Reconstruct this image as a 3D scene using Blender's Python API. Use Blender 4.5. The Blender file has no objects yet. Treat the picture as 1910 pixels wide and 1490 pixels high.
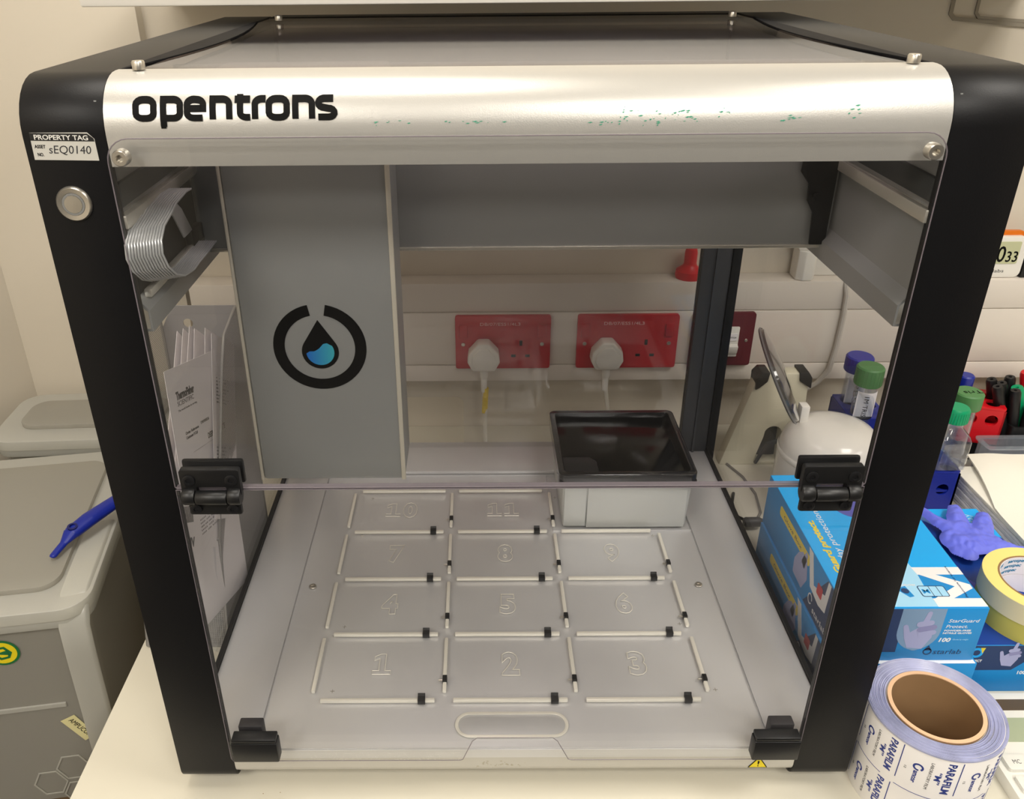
import bpy, bmesh, math, random
from mathutils import Matrix, Vector, noise
from mathutils.geometry import tessellate_polygon
random.seed(7)
S = bpy.context.scene
COL = S.collection
BENCH = 0.9                      # bench top above the floor (m); model units below are mm, bench at z=-56
def V(x, y, z): return Vector((x/1000, y/1000, (z+56)/1000+BENCH))

# ------------------------------------------------------------------ camera
cam = bpy.data.cameras.new('camera'); cam_o = bpy.data.objects.new('camera', cam); COL.objects.link(cam_o)
R = Matrix(((0.999962, 0.00645611, 0.00585869), (0.00221544, 0.461775, -0.88699433), (-0.00843193, 0.8869736, 0.46174315)))
M4 = R.to_4x4(); M4.translation = V(-32.1, -598.7, 669.2)
cam_o.matrix_world = M4
cam.sensor_width = 36; cam.sensor_fit = 'HORIZONTAL'; cam.lens = 1568.6/1910*36
cam.shift_x = (955-881.5)/1910; cam.shift_y = (714.7-745)/1910
cam.clip_start = .01
S.camera = cam_o
# ------------------------------------------------------------------ world, lights, exposure
W = bpy.data.worlds.new('room_air'); S.world = W; W.use_nodes = True
W.node_tree.nodes['Background'].inputs[0].default_value = (.9, .86, .8, 1)
W.node_tree.nodes['Background'].inputs[1].default_value = .25
S.view_settings.view_transform = 'Standard'; S.view_settings.look = 'None'
S.view_settings.gamma = 1; S.view_settings.use_curve_mapping = False
S.view_settings.exposure = 0.0
S.cycles.transparent_max_bounces = 40
S.cycles.max_bounces = 10
CEIL = 2.62
LAMPS = [(-.3, .0, 8), (1.0, -.35, 14), (-.9, -1.35, 17), (.55, -1.35, 19), (2.1, -.6, 6), (.55, -2.5, 12), (-.9, -2.5, 10)]
for (lx, ly, pw) in LAMPS:
    l = bpy.data.lights.new('ceiling_lamp_light', 'AREA'); l.shape = 'RECTANGLE'; l.size = .56; l.size_y = .56
    l.energy = pw*.9; l.color = (1, .965, .905)
    o = bpy.data.objects.new('ceiling_lamp_light', l); COL.objects.link(o); o.location = (lx, ly, CEIL-.025)

# ------------------------------------------------------------------ materials
def srgb(r, g, b):
    f = lambda c: (c/255/12.92) if c/255 <= .04045 else ((c/255+.055)/1.055)**2.4
    return (f(r), f(g), f(b), 1)
MATS = {}
def mat(name, col=(200, 200, 200), rough=.5, metal=0., bump=0., bscale=300, var=0., vscale=20, trans=0., ior=1.45, alpha=1., emit=0., spec=.5, coat=0., aniso=0., stretch=None):
    if name in MATS: return MATS[name]
    m = bpy.data.materials.new(name); m.use_nodes = True; nt = m.node_tree; b = nt.nodes['Principled BSDF']
    c = srgb(*col)
    b.inputs['Base Color'].default_value = c; b.inputs['Roughness'].default_value = rough; b.inputs['Metallic'].default_value = metal
    b.inputs['Specular IOR Level'].default_value = spec; b.inputs['Coat Weight'].default_value = coat
    b.inputs['Transmission Weight'].default_value = trans; b.inputs['IOR'].default_value = ior; b.inputs['Alpha'].default_value = alpha
    if emit: b.inputs['Emission Color'].default_value = c; b.inputs['Emission Strength'].default_value = emit
    tc = nt.nodes.new('ShaderNodeTexCoord'); mp = nt.nodes.new('ShaderNodeMapping'); nt.links.new(tc.outputs['Object'], mp.inputs[0])
    if stretch: mp.inputs['Scale'].default_value = stretch
    n = nt.nodes.new('ShaderNodeTexNoise'); n.inputs['Scale'].default_value = vscale; n.inputs['Detail'].default_value = 5
    nt.links.new(mp.outputs[0], n.inputs['Vector'])
    if var:
        r = nt.nodes.new('ShaderNodeMapRange'); r.inputs[1].default_value = .3; r.inputs[2].default_value = .7
        r.inputs[3].default_value = 1-var; r.inputs[4].default_value = 1+var
        nt.links.new(n.outputs[0], r.inputs[0])
        mx = nt.nodes.new('ShaderNodeVectorMath'); mx.operation = 'SCALE'; mx.inputs[0].default_value = c[:3]
        nt.links.new(r.outputs[0], mx.inputs['Scale']); nt.links.new(mx.outputs[0], b.inputs['Base Color'])
    if bump:
        n2 = nt.nodes.new('ShaderNodeTexNoise'); n2.inputs['Scale'].default_value = bscale; n2.inputs['Detail'].default_value = 2
        nt.links.new(mp.outputs[0], n2.inputs['Vector'])
        bp = nt.nodes.new('ShaderNodeBump'); bp.inputs['Strength'].default_value = bump; bp.inputs['Distance'].default_value = .0006
        nt.links.new(n2.outputs[0], bp.inputs['Height']); nt.links.new(bp.outputs[0], b.inputs['Normal'])
    MATS[name] = m; return m
def clear(name, tint=(235, 235, 235), gloss=.6, rough=.03, base=.04, milk=0., milkcol=(200, 200, 195)):
    """clear plastic sheet: real transparency + Fresnel gloss (+ optional milky diffuse share)"""
    if name in MATS: return MATS[name]
    m = bpy.data.materials.new(name); m.use_nodes = True; nt = m.node_tree; N = nt.nodes; N.clear()
    out = N.new('ShaderNodeOutputMaterial'); t = N.new('ShaderNodeBsdfTransparent'); t.inputs[0].default_value = srgb(*tint)
    g = N.new('ShaderNodeBsdfGlossy'); g.inputs['Roughness'].default_value = rough; g.inputs[0].default_value = (1, 1, 1, 1)
    fr = N.new('ShaderNodeLayerWeight'); pw = N.new('ShaderNodeMath'); pw.operation = 'POWER'; pw.inputs[1].default_value = 5
    nt.links.new(fr.outputs['Facing'], pw.inputs[0])
    mu = N.new('ShaderNodeMath'); mu.operation = 'MULTIPLY_ADD'; mu.inputs[1].default_value = .9*gloss; mu.inputs[2].default_value = .045*gloss; mu.use_clamp = True
    nt.links.new(pw.outputs[0], mu.inputs[0])
    src = t
    if milk:
        d = N.new('ShaderNodeBsdfDiffuse'); d.inputs[0].default_value = srgb(*milkcol)
        tl = N.new('ShaderNodeBsdfTranslucent'); tl.inputs[0].default_value = srgb(*milkcol)
        a = N.new('ShaderNodeMixShader'); a.inputs[0].default_value = .5; nt.links.new(d.outputs[0], a.inputs[1]); nt.links.new(tl.outputs[0], a.inputs[2])
        mm = N.new('ShaderNodeMixShader'); mm.inputs[0].default_value = milk
        nt.links.new(t.outputs[0], mm.inputs[1]); nt.links.new(a.outputs[0], mm.inputs[2]); src = mm
    mx = N.new('ShaderNodeMixShader'); nt.links.new(mu.outputs[0], mx.inputs[0]); nt.links.new(src.outputs[0], mx.inputs[1]); nt.links.new(g.outputs[0], mx.inputs[2])
    nt.links.new(mx.outputs[0], out.inputs[0]); MATS[name] = m; return m

BLACK = mat('black_powder_coat', (15, 15, 17), .42, bump=.1, bscale=900, spec=.28)
SILVER = mat('silver_anodised_header', (196, 194, 189), .34, .5, bump=.10, bscale=1400)
DECK = mat('brushed_deck_aluminium', (210, 210, 211), .38, .45, bump=.10, bscale=1500, var=.05, vscale=9)
GREYMET = mat('grey_gantry_aluminium', (160, 162, 162), .42, .4, bump=.10, bscale=1300, var=.03, vscale=6)
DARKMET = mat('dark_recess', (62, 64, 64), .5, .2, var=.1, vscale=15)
BRIGHT = mat('polished_aluminium', (228, 224, 214), .24, .7)
RAILM = mat('rail_aluminium', (240, 237, 226), .3, .3)
EDGE = mat('pale_edge_trim', (208, 203, 190), .4, .3)
STEEL = mat('brushed_steel_screw', (205, 200, 190), .28, .9)
INK = mat('black_ink', (6, 6, 6), .6, spec=.15)
GREYINK = mat('grey_ink', (90, 88, 88), .6)
GREEN_INK = mat('green_marker_smudge', (60, 150, 120), .6)
BPLAST = mat('black_plastic', (22, 22, 23), .4, bump=.08, bscale=900)
BGLOSS = mat('gloss_black_plastic', (4, 4, 5), .12, spec=.6)
RUBBER = mat('black_rubber_seal', (16, 16, 17), .55)
PC = clear('clear_polycarbonate_door', (251, 251, 251), .75, .02, .12)
PCTOP = clear('smoked_polycarbonate_top', (215, 210, 213), .55, .05, .15)
PCE = mat('polycarbonate_cut_edge', (132, 124, 130), .3, alpha=.75)
PCS = clear('clear_polycarbonate_side', (250, 250, 250), .4, .03, .1)
CLEARP = clear('clear_labware_plastic', (244, 246, 249), 1.2, .06, .2, milk=.05, milkcol=(225, 230, 238))
TRAYP = clear('milky_tray_plastic', (235, 238, 242), 1.0, .15, .2, milk=.28, milkcol=(215, 222, 230))
WATER = clear('water', (228, 232, 242), 1.2, .03, .2)
FROST = clear('frosted_crate_plastic', (205, 203, 195), .6, .25, .1, milk=.7, milkcol=(206, 203, 194))
FROSTL = clear('pale_frosted_plastic', (215, 214, 206), .7, .2, .1, milk=.8, milkcol=(228, 227, 220))
SMOKE = clear('smoky_lid_plastic', (150, 150, 152), 1.4, .08, .3, milk=.15, milkcol=(150, 150, 150))
WALLM = mat('cream_wall_paint', (212, 203, 187), .75, bump=.04, bscale=90, var=.015, vscale=3)
BENCHM = mat('cream_laminate_bench', (212, 207, 191), .42, var=.02, vscale=2)
TRUNKM = mat('white_pvc_trunking', (222, 214, 204), .45)
WHITEP = mat('white_plastic', (232, 229, 222), .35)
WHITEG = mat('glossy_white_plastic', (236, 232, 226), .2, coat=.3)
CREAMP = mat('cream_plastic', (214, 208, 186), .5)
REDP = mat('red_plastic_socket', (186, 20, 36), .3)
MAROON = mat('dark_red_plastic', (96, 22, 36), .35)
REDR = mat('red_rack_plastic', (205, 18, 30), .35)
BLUE = mat('dark_blue_plastic', (12, 34, 140), .35)
NAVYC = mat('navy_cap_plastic', (40, 50, 150), .4)
GREENC = mat('green_cap_plastic', (76, 128, 74), .45)
TEAL = mat('bright_green_cap', (0, 152, 100), .4)
ORANGE = mat('orange_plastic', (216, 112, 20), .4)
PAPER = mat('white_paper', (244, 240, 243), .8, var=.02, vscale=8)
TISSUE = mat('tissue_paper', (242, 238, 226), .9, bump=.3, bscale=260)
TISSUEB = mat('blue_white_wrapped_edge', (214, 214, 220), .6, var=.16, vscale=60, stretch=(1, 1, 22))
KRAFT = mat('brown_cardboard_core', (150, 118, 82), .85, var=.05, vscale=25)
KRAFTE = mat('cardboard_core_rim', (222, 184, 148), .8)
FILMTOP = mat('wound_film_layers', (168, 172, 204), .22, var=.22, vscale=30, spec=.7)
FILMSIDE = mat('white_film_backing', (232, 229, 226), .28, var=.05, vscale=14, spec=.6)
FILMINK = mat('blue_film_print', (50, 66, 140), .5)
YTAPE = mat('pale_yellow_masking_tape', (244, 224, 136), .7)
YTAPES = mat('cream_tape_side', (226, 214, 176), .75)
OTAPE = mat('olive_masking_tape', (196, 186, 92), .7)
BOXB = mat('box_blue_print', (14, 140, 214), .42)
BOXSKY = mat('box_sky_blue_print', (10, 172, 250), .42)
BOXLT = mat('box_light_blue_print', (168, 220, 250), .42)
BOXDK = mat('box_dark_blue_print', (34, 58, 104), .45)
BOXGR = mat('box_slate_print', (128, 160, 196), .45)
BOXW = mat('box_white_print', (240, 240, 242), .45)
BOXY = mat('box_yellow_print', (240, 214, 60), .45)
BOXR = mat('box_red_print', (206, 54, 60), .45)
LAV = mat('lavender_hand_print', (168, 172, 214), .5)
LAVD = mat('shaded_lavender_print', (142, 143, 190), .5)
NITRILE = mat('violet_blue_nitrile', (112, 122, 238), .5, bump=.25, bscale=160)
CALC = mat('white_calculator_plastic', (232, 230, 222), .4)
CALCK = mat('calculator_key_plastic', (226, 225, 218), .4)
LCD = mat('grey_green_lcd', (168, 178, 150), .3)
SOLAR = mat('brown_solar_cell', (92, 78, 62), .3)
LCDT = mat('timer_lcd', (196, 198, 160), .3)
WIRE = mat('grey_wire_mesh_paint', (150, 148, 146), .4, .3)
CABLEG = mat('grey_cable', (110, 106, 100), .5)
CABLEW = mat('white_cable', (226, 222, 210), .45)
YELLOW = mat('yellow_cable_marker', (226, 196, 30), .5)
YSTICK = mat('yellow_sticker', (236, 214, 30), .5)
GSTICK = mat('green_sticker', (28, 110, 60), .5)
MASK = mat('cream_masking_label', (222, 214, 160), .7)
RIBBON = mat('grey_ribbon_cable', (188, 190, 192), .3, .25)
BLUEG = mat('emblem_blue_gradient', (60, 150, 200), .35)
RED2 = mat('red_cloth', (150, 20, 36), .8)
BROWNF = mat('brown_floor', (120, 92, 60), .6, var=.15, vscale=6)
LAMPW = mat('lamp_diffuser', (255, 244, 226), .5, emit=3.5)
CEILM = mat('white_ceiling', (225, 220, 210), .9)
# two-tone blue to teal fill of the drop emblem
def _grad():
    nt = BLUEG.node_tree; b = nt.nodes['Principled BSDF']; tc = nt.nodes.new('ShaderNodeTexCoord'); sp = nt.nodes.new('ShaderNodeSeparateXYZ')
    nt.links.new(tc.outputs['Generated'], sp.inputs[0]); cr = nt.nodes.new('ShaderNodeValToRGB'); cr.color_ramp.elements[0].color = srgb(30, 100, 190); cr.color_ramp.elements[1].color = srgb(60, 165, 180)
    nt.links.new(sp.outputs[0], cr.inputs[0]); nt.links.new(cr.outputs[0], b.inputs['Base Color'])
_grad()

# ------------------------------------------------------------------ helpers
def tag(o, label=None, cat=None, group=None, kind=None):
    if label: o['label'] = label
    if cat: o['category'] = cat
    if group: o['group'] = group
    if kind: o['kind'] = kind
    return o
def empty(name, x, y, z, label=None, cat=None, group=None):
    o = bpy.data.objects.new(name, None); COL.objects.link(o); o.location = V(x, y, z); o.empty_display_size = .02
    return tag(o, label, cat, group)
def world_origin(p):
    v = Vector((0, 0, 0))
    while p: v += p.location; p = p.parent
    return v
def link(name, me, parent=None, at=None):
    """mesh data in world metres -> object whose origin is `at` (or the mesh's lowest centre when top level)"""
    o = bpy.data.objects.new(name, me); COL.objects.link(o)
    base = world_origin(parent) if parent else Vector((0, 0, 0))
    xs = [v.co for v in me.vertices]
    lo = Vector((min(c.x for c in xs), min(c.y for c in xs), min(c.z for c in xs))); hi = Vector((max(c.x for c in xs), max(c.y for c in xs), max(c.z for c in xs)))
    org = at or Vector(((lo.x+hi.x)/2, (lo.y+hi.y)/2, lo.z))
    me.transform(Matrix.Translation(-org)); o.location = org-base
    if parent: o.parent = parent
    return o
class MB:
    def __init__(s): s.v = []; s.f = []
    def add(s, vs, fs):
        n = len(s.v); s.v += [Vector(v) for v in vs]; s.f += [tuple(i+n for i in f) for f in fs]; return s
    def box(s, x0, x1, y0, y1, z0, z1, rot=0, c=None):
        vs = [(x, y, z) for z in (z0, z1) for y in (y0, y1) for x in (x0, x1)]
        if rot:
            c = c or ((x0+x1)/2, (y0+y1)/2); ca, sa = math.cos(rot), math.sin(rot)
            vs = [(c[0]+(x-c[0])*ca-(y-c[1])*sa, c[1]+(x-c[0])*sa+(y-c[1])*ca, z) for x, y, z in vs]
        return s.add(vs, [(0, 2, 3, 1), (4, 5, 7, 6), (0, 1, 5, 4), (2, 6, 7, 3), (0, 4, 6, 2), (1, 3, 7, 5)])
    def prism(s, outer, holes, a, b, axis='z', fn=None):
        """polygon(s) in (u,v), extruded from a to b along axis; z:(x,y)  y:(x,z)  x:(y,z)"""
        P = {'z': lambda u, v, w: (u, v, w), 'y': lambda u, v, w: (u, w, v), 'x': lambda u, v, w: (w, u, v)}[axis]
        if fn: P = fn
        loops = [outer]+list(holes)
        tri = tessellate_polygon([[Vector((u, v, 0)) for u, v in L] for L in loops])
        flat = [p for L in loops for p in L]; n = len(flat)
        vs = [P(u, v, a) for u, v in flat]+[P(u, v, b) for u, v in flat]
        fs = [tuple(t) for t in tri]+[tuple(i+n for i in reversed(t)) for t in tri]
        k = 0
        for L in loops:
            m = len(L)
            for i in range(m): fs.append((k+i, k+(i+1) % m, k+(i+1) % m+n, k+i+n))
            k += m
        return s.add(vs, fs)
    def lathe(s, prof, c, axis=(0, 0, 1), seg=32, cap=True):
        ax = Vector(axis).normalized(); u = ax.orthogonal().normalized(); w = ax.cross(u); c = Vector(c)
        vs = []; fs = []
        for r, h in prof:
            for k in range(seg):
                t = 2*math.pi*k/seg; vs.append(c+ax*h+(u*math.cos(t)+w*math.sin(t))*r)
        m = len(prof)
        for i in range(m-1):
            for k in range(seg): fs.append((i*seg+k, i*seg+(k+1) % seg, (i+1)*seg+(k+1) % seg, (i+1)*seg+k))
        if cap: fs.append(tuple(range(seg))[::-1]); fs.append(tuple((m-1)*seg+k for k in range(seg)))
        return s.add(vs, fs)
    def cyl(s, c, r, h, axis=(0, 0, 1), seg=24): return s.lathe([(r, 0), (r, h)], c, axis, seg)
    def tube(s, pts, r, seg=8, close=False):
        pts = [Vector(p) for p in pts]; n = len(pts); vs = []; fs = []; prev = None
        for i, p in enumerate(pts):
            d = ((pts[(i+1) % n] if (i < n-1 or close) else p)-(pts[i-1] if (i > 0 or close) else p)).normalized()
            u = prev-d*prev.dot(d) if prev is not None else d.orthogonal()
            if u.length < 1e-6: u = d.orthogonal()
            u.normalize(); prev = u; w = d.cross(u)
            for k in range(seg):
                t = 2*math.pi*k/seg; vs.append(p+(u*math.cos(t)+w*math.sin(t))*r)
        for i in range(n if close else n-1):
            a, b = i*seg, ((i+1) % n)*seg
            for k in range(seg): fs.append((a+k, a+(k+1) % seg, b+(k+1) % seg, b+k))
        if not close: fs.append(tuple(range(seg))[::-1]); fs.append(tuple((n-1)*seg+k for k in range(seg)))
        return s.add(vs, fs)
    def map(s, fn): s.v = [Vector(fn(v)) for v in s.v]; return s
    def build(s, name, m, parent=None, bevel=0, bseg=2, smooth=40, at=None):
        me = bpy.data.meshes.new(name); bm = bmesh.new()
        vv = [bm.verts.new(V(*v)) for v in s.v]
        for f in s.f:
            try: bm.faces.new([vv[i] for i in f])
            except ValueError: pass
        if bevel:
            bmesh.ops.remove_doubles(bm, verts=bm.verts, dist=1e-6)
            bmesh.ops.recalc_face_normals(bm, faces=bm.faces)
            ed = [e for e in bm.edges if len(e.link_faces) == 2 and e.calc_face_angle(0) > math.radians(35)]
            bmesh.ops.bevel(bm, geom=ed, offset=bevel/1000, segments=bseg, affect='EDGES', profile=.5, clamp_overlap=True)
        bmesh.ops.recalc_face_normals(bm, faces=bm.faces)
        bm.to_mesh(me); bm.free()
        me.materials.append(m)
        if smooth:
            me.polygons.foreach_set('use_smooth', [True]*len(me.polygons)); me.set_sharp_from_angle(angle=math.radians(smooth))
        return link(name, me, parent, at)
def rrect(x0, x1, y0, y1, r, n=5):
    r = r if isinstance(r, (tuple, list)) else (r,)*4      # bl, br, tr, tl
    out = []
    for (cx, cy, rr, a) in ((x0+r[0], y0+r[0], r[0], 180), (x1-r[1], y0+r[1], r[1], 270), (x1-r[2], y1-r[2], r[2], 0), (x0+r[3], y1-r[3], r[3], 90)):
        if rr <= 0: out.append((cx, cy)); continue
        for k in range(n+1):
            t = math.radians(a+90*k/n); out.append((cx+rr*math.cos(t), cy+rr*math.sin(t)))
    return out
def circ(cx, cy, r, n=24, a0=0, a1=360):
    full = a1-a0 >= 360
    return [(cx+r*math.cos(math.radians(a0+(a1-a0)*k/(n if full else n-1))), cy+r*math.sin(math.radians(a0+(a1-a0)*k/(n if full else n-1)))) for k in range(n)]
def plane_fn(o, u, v, n=None):
    o, u, v = Vector(o), Vector(u).normalized(), Vector(v).normalized(); n = Vector(n).normalized() if n else u.cross(v).normalized()
    return lambda a, b, w: o+u*a+v*b+n*w
def decal(name, polys, fn, m, parent, w0=.05, w1=.35):
    """thin print made of polygons (outer, [holes]) on a surface given by fn(u,v,w)"""
    b = MB()
    for outer, holes in polys: b.prism(outer, holes, w0, w1, fn=fn)
    return b.build(name, m, parent, smooth=0)
def stroke(pts, w, closed=False):
    """thick polyline -> outer polygon (+hole when closed)"""
    P = [Vector(p) for p in pts]; n = len(P); L = []; Rr = []
    for i in range(n):
        a = P[i-1] if (i > 0 or closed) else None; b = P[(i+1) % n] if (i < n-1 or closed) else None
        d1 = (P[i]-a).normalized() if a is not None else (b-P[i]).normalized(); d2 = (b-P[i]).normalized() if b is not None else d1
        t = (d1+d2); t = t.normalized() if t.length > 1e-6 else d1; nn = Vector((-t.y, t.x)); k = w/2/max(.5, nn.dot(Vector((-d1.y, d1.x))))
        L.append(tuple(P[i]+nn*k)); Rr.append(tuple(P[i]-nn*k))
    return (Rr, [L]) if closed else (L+Rr[::-1], [])
def strip_print(name, strokes, fn, m, parent, w0=.05, w1=.4, step=1.2):
    """lettering strokes as short quads that can follow a curved surface"""
    b = MB()
    for pts, w, closed in strokes:
        P = [Vector(p) for p in pts]+([Vector(pts[0])] if closed else [])
        Q = []
        for i in range(len(P)-1):
            n = max(1, int((P[i+1]-P[i]).length/step)); Q += [P[i].lerp(P[i+1], k/n) for k in range(n)]
        if not closed: Q.append(P[-1])
        m_ = len(Q); L = []; R2 = []
        for i in range(m_):
            a = Q[i-1] if (i or closed) else None; c = Q[(i+1) % m_] if (i < m_-1 or closed) else None
            d1 = (Q[i]-a).normalized() if a is not None else (c-Q[i]).normalized(); d2 = (c-Q[i]).normalized() if c is not None else d1
            t = (d1+d2).normalized(); nn = Vector((-t.y, t.x)); k = w/2/max(.6, nn.dot(Vector((-d1.y, d1.x)))); L.append(Q[i]+nn*k); R2.append(Q[i]-nn*k)
        vs = []
        for a, c in zip(L, R2): vs += [fn(a.x, a.y, w1), fn(c.x, c.y, w1), fn(a.x, a.y, w0), fn(c.x, c.y, w0)]
        fs = []
        for i in range(m_ if closed else m_-1):
            p, q = 4*i, 4*((i+1) % m_); fs += [(p, p+1, q+1, q), (p, q, q+2, p+2), (p+1, p+3, q+3, q+1)]
        b.add(vs, fs)
    return b.build(name, m, parent, smooth=0)
def text(name, s, fn, m, parent, w=None, h=None, org=(0, 0), w0=.05, w1=.3, shear=0, bold=0, wire=0, spacing=1):
    """lettering fitted to width w / capital height h, its lower left at org on the surface fn(u,v,w)"""
    c = bpy.data.curves.new('t', 'FONT'); c.body = s; c.size = 1; c.resolution_u = 3; c.offset = bold; c.shear = shear; c.space_character = spacing
    if wire: c.fill_mode = 'NONE'; c.bevel_depth = wire; c.bevel_resolution = 1
    else: c.extrude = .001
    to = bpy.data.objects.new('t', c); COL.objects.link(to)
    dg = bpy.context.evaluated_depsgraph_get(); dg.update()
    me = bpy.data.meshes.new_from_object(to.evaluated_get(dg)); bpy.data.objects.remove(to)
    if not me.vertices: return None
    x0 = min(v.co.x for v in me.vertices); x1 = max(v.co.x for v in me.vertices); sy = (h or 1)/.69; sx = (w/(x1-x0)) if w else sy
    if not h: sy = sx
    for v in me.vertices:
        z = (w0+w1)/2+(v.co.z*sy if wire else (w1-w0)/2*(1 if v.co.z > 0 else -1))
        v.co = V(*fn(org[0]+(v.co.x-x0)*sx, org[1]+v.co.y*sy, z))
    me.materials.clear(); me.materials.append(m)
    me.name = name
    return link(name, me, parent)
def copy_tree(o, parent=None, loc=None, label=None):
    c = o.copy(); COL.objects.link(c); c.parent = parent
    if loc is not None: c.location = loc
    if label: c['label'] = label
    for ch in o.children: copy_tree(ch, c)
    return c
def screw(name, c, r, h, axis, parent, m=STEEL, hexr=.45):
    ax = Vector(axis).normalized()
    b = MB(); b.lathe([(r, 0), (r, h*.8), (r*.86, h), (r*hexr, h), (r*hexr*.9, h*.45), (.01, h*.45)], c, ax, 20, cap=False)
    return b.build(name, m, parent)

# ================================================================== room
def struct(o): o['kind'] = 'structure'; return o
WY = 638
struct(MB().box(-482, 3200, WY, WY+80, -956, 1720).build('wall_back', WALLM))
struct(MB().box(-756, -482, WY-22, WY+80, -956, 1720).build('wall_left', WALLM, bevel=1))
struct(MB().box(-1750, -756, 480, 720, -956, 1720).build('wall_far_left', WALLM) if False else MB().add([(-756, WY-21, -956), (-756, WY-21, 1720), (-1300, -700, 1720), (-1300, -700, -956)], [(0, 1, 2, 3)]).build('wall_left_side', WALLM))
struct(MB().box(-1400, -1300, -3300, -700, -956, 1720).build('wall_left_far', WALLM))
struct(MB().box(3200, 3280, -3300, WY+80, -956, 1720).build('wall_right', WALLM))
struct(MB().box(-1400, 3280, -3380, -3300, -956, 1720).build('wall_front', mat('grey_room_wall', (100, 98, 95), .8)))
struct(MB().box(-1400, 3280, -3380, WY+80, -990, -956).build('floor', mat('brown_vinyl_floor', (84, 82, 80), .5, var=.08, vscale=4)))
struct(MB().box(-1400, 3280, -3380, WY+80, 1720, 1760).build('ceiling', CEILM))
k0 = None
LAMPLAB = ['', 'square ceiling light panel above the right end of the bench', 'square ceiling light panel behind the camera on the left', 'square ceiling light panel behind the camera on the right', 'square ceiling light panel furthest right near the wall', 'square ceiling light panel far back on the right', 'square ceiling light panel far back on the left']
for i, (lx, ly, pw) in enumerate(LAMPS):
    if i == 0:
        k0 = empty('ceiling_lamp', lx*1000, ly*1000, 1700, 'square recessed ceiling light panel above the bench', 'lamp', 'ceiling light panels')
        MB().prism(rrect(lx*1000-300, lx*1000+300, ly*1000-300, ly*1000+300, 4), [rrect(lx*1000-285, lx*1000+285, ly*1000-285, ly*1000+285, 2)], 1700, 1722, 'z').build('frame', WHITEP, k0)
        MB().box(lx*1000-285, lx*1000+285, ly*1000-285, ly*1000+285, 1712, 1720).build('diffuser', LAMPW, k0)
    else:
        copy_tree(k0, None, Vector((lx, ly, k0.location.z)), LAMPLAB[i])
# bench worktop
bench = MB().prism(rrect(-427, 2600, -130, WY-1, 2), [], -86, -56, 'z').build('worktop', BENCHM, bevel=1.2)
tag(bench, 'cream laminate bench worktop under the liquid handling machine', 'bench')
MB().box(-400, -380, -100, WY-10, -956, -87).build('side_panel', CREAMP, bench)
# overhead shelf
sh = MB().box(-440, 700, 350, WY-2, 616, 640).build('overhead_shelf', WHITEP, bevel=2)
tag(sh, 'white shelf edge along the wall above the machine', 'shelf')
# routed wall cover with double groove
gr = struct(MB().prism(stroke([(608, 900), (608, 582), (614, 576), (1400, 505)], 5)[0], [], WY-2.5, WY, 'y').build('trim_1', mat('grey_groove_trim', (150, 142, 128), .5)))
struct(MB().prism(stroke([(642, 900), (642, 583), (647, 577), (1400, 520)], 4)[0], [], WY-2.5, WY, 'y').build('trim_2', MATS['grey_groove_trim']))
# dado trunking: three long covers with joints between
TY = 598
tk = empty('dado_trunking', 600, TY, 48); tk['kind'] = 'structure'; tk.name = 'trim_3'
MB().box(-470, 2500, TY+3, WY-1, 50, 214).build('back_box', TRUNKM, tk)
for (z0, z1) in ((50, 78), (79.4, 168.2), (169.6, 216)):
    MB().box(-470, 2500, TY, TY+(4 if z1 < 200 else 38.5), z0, z1).build('cover_strip', TRUNKM, tk, bevel=1.5)
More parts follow.
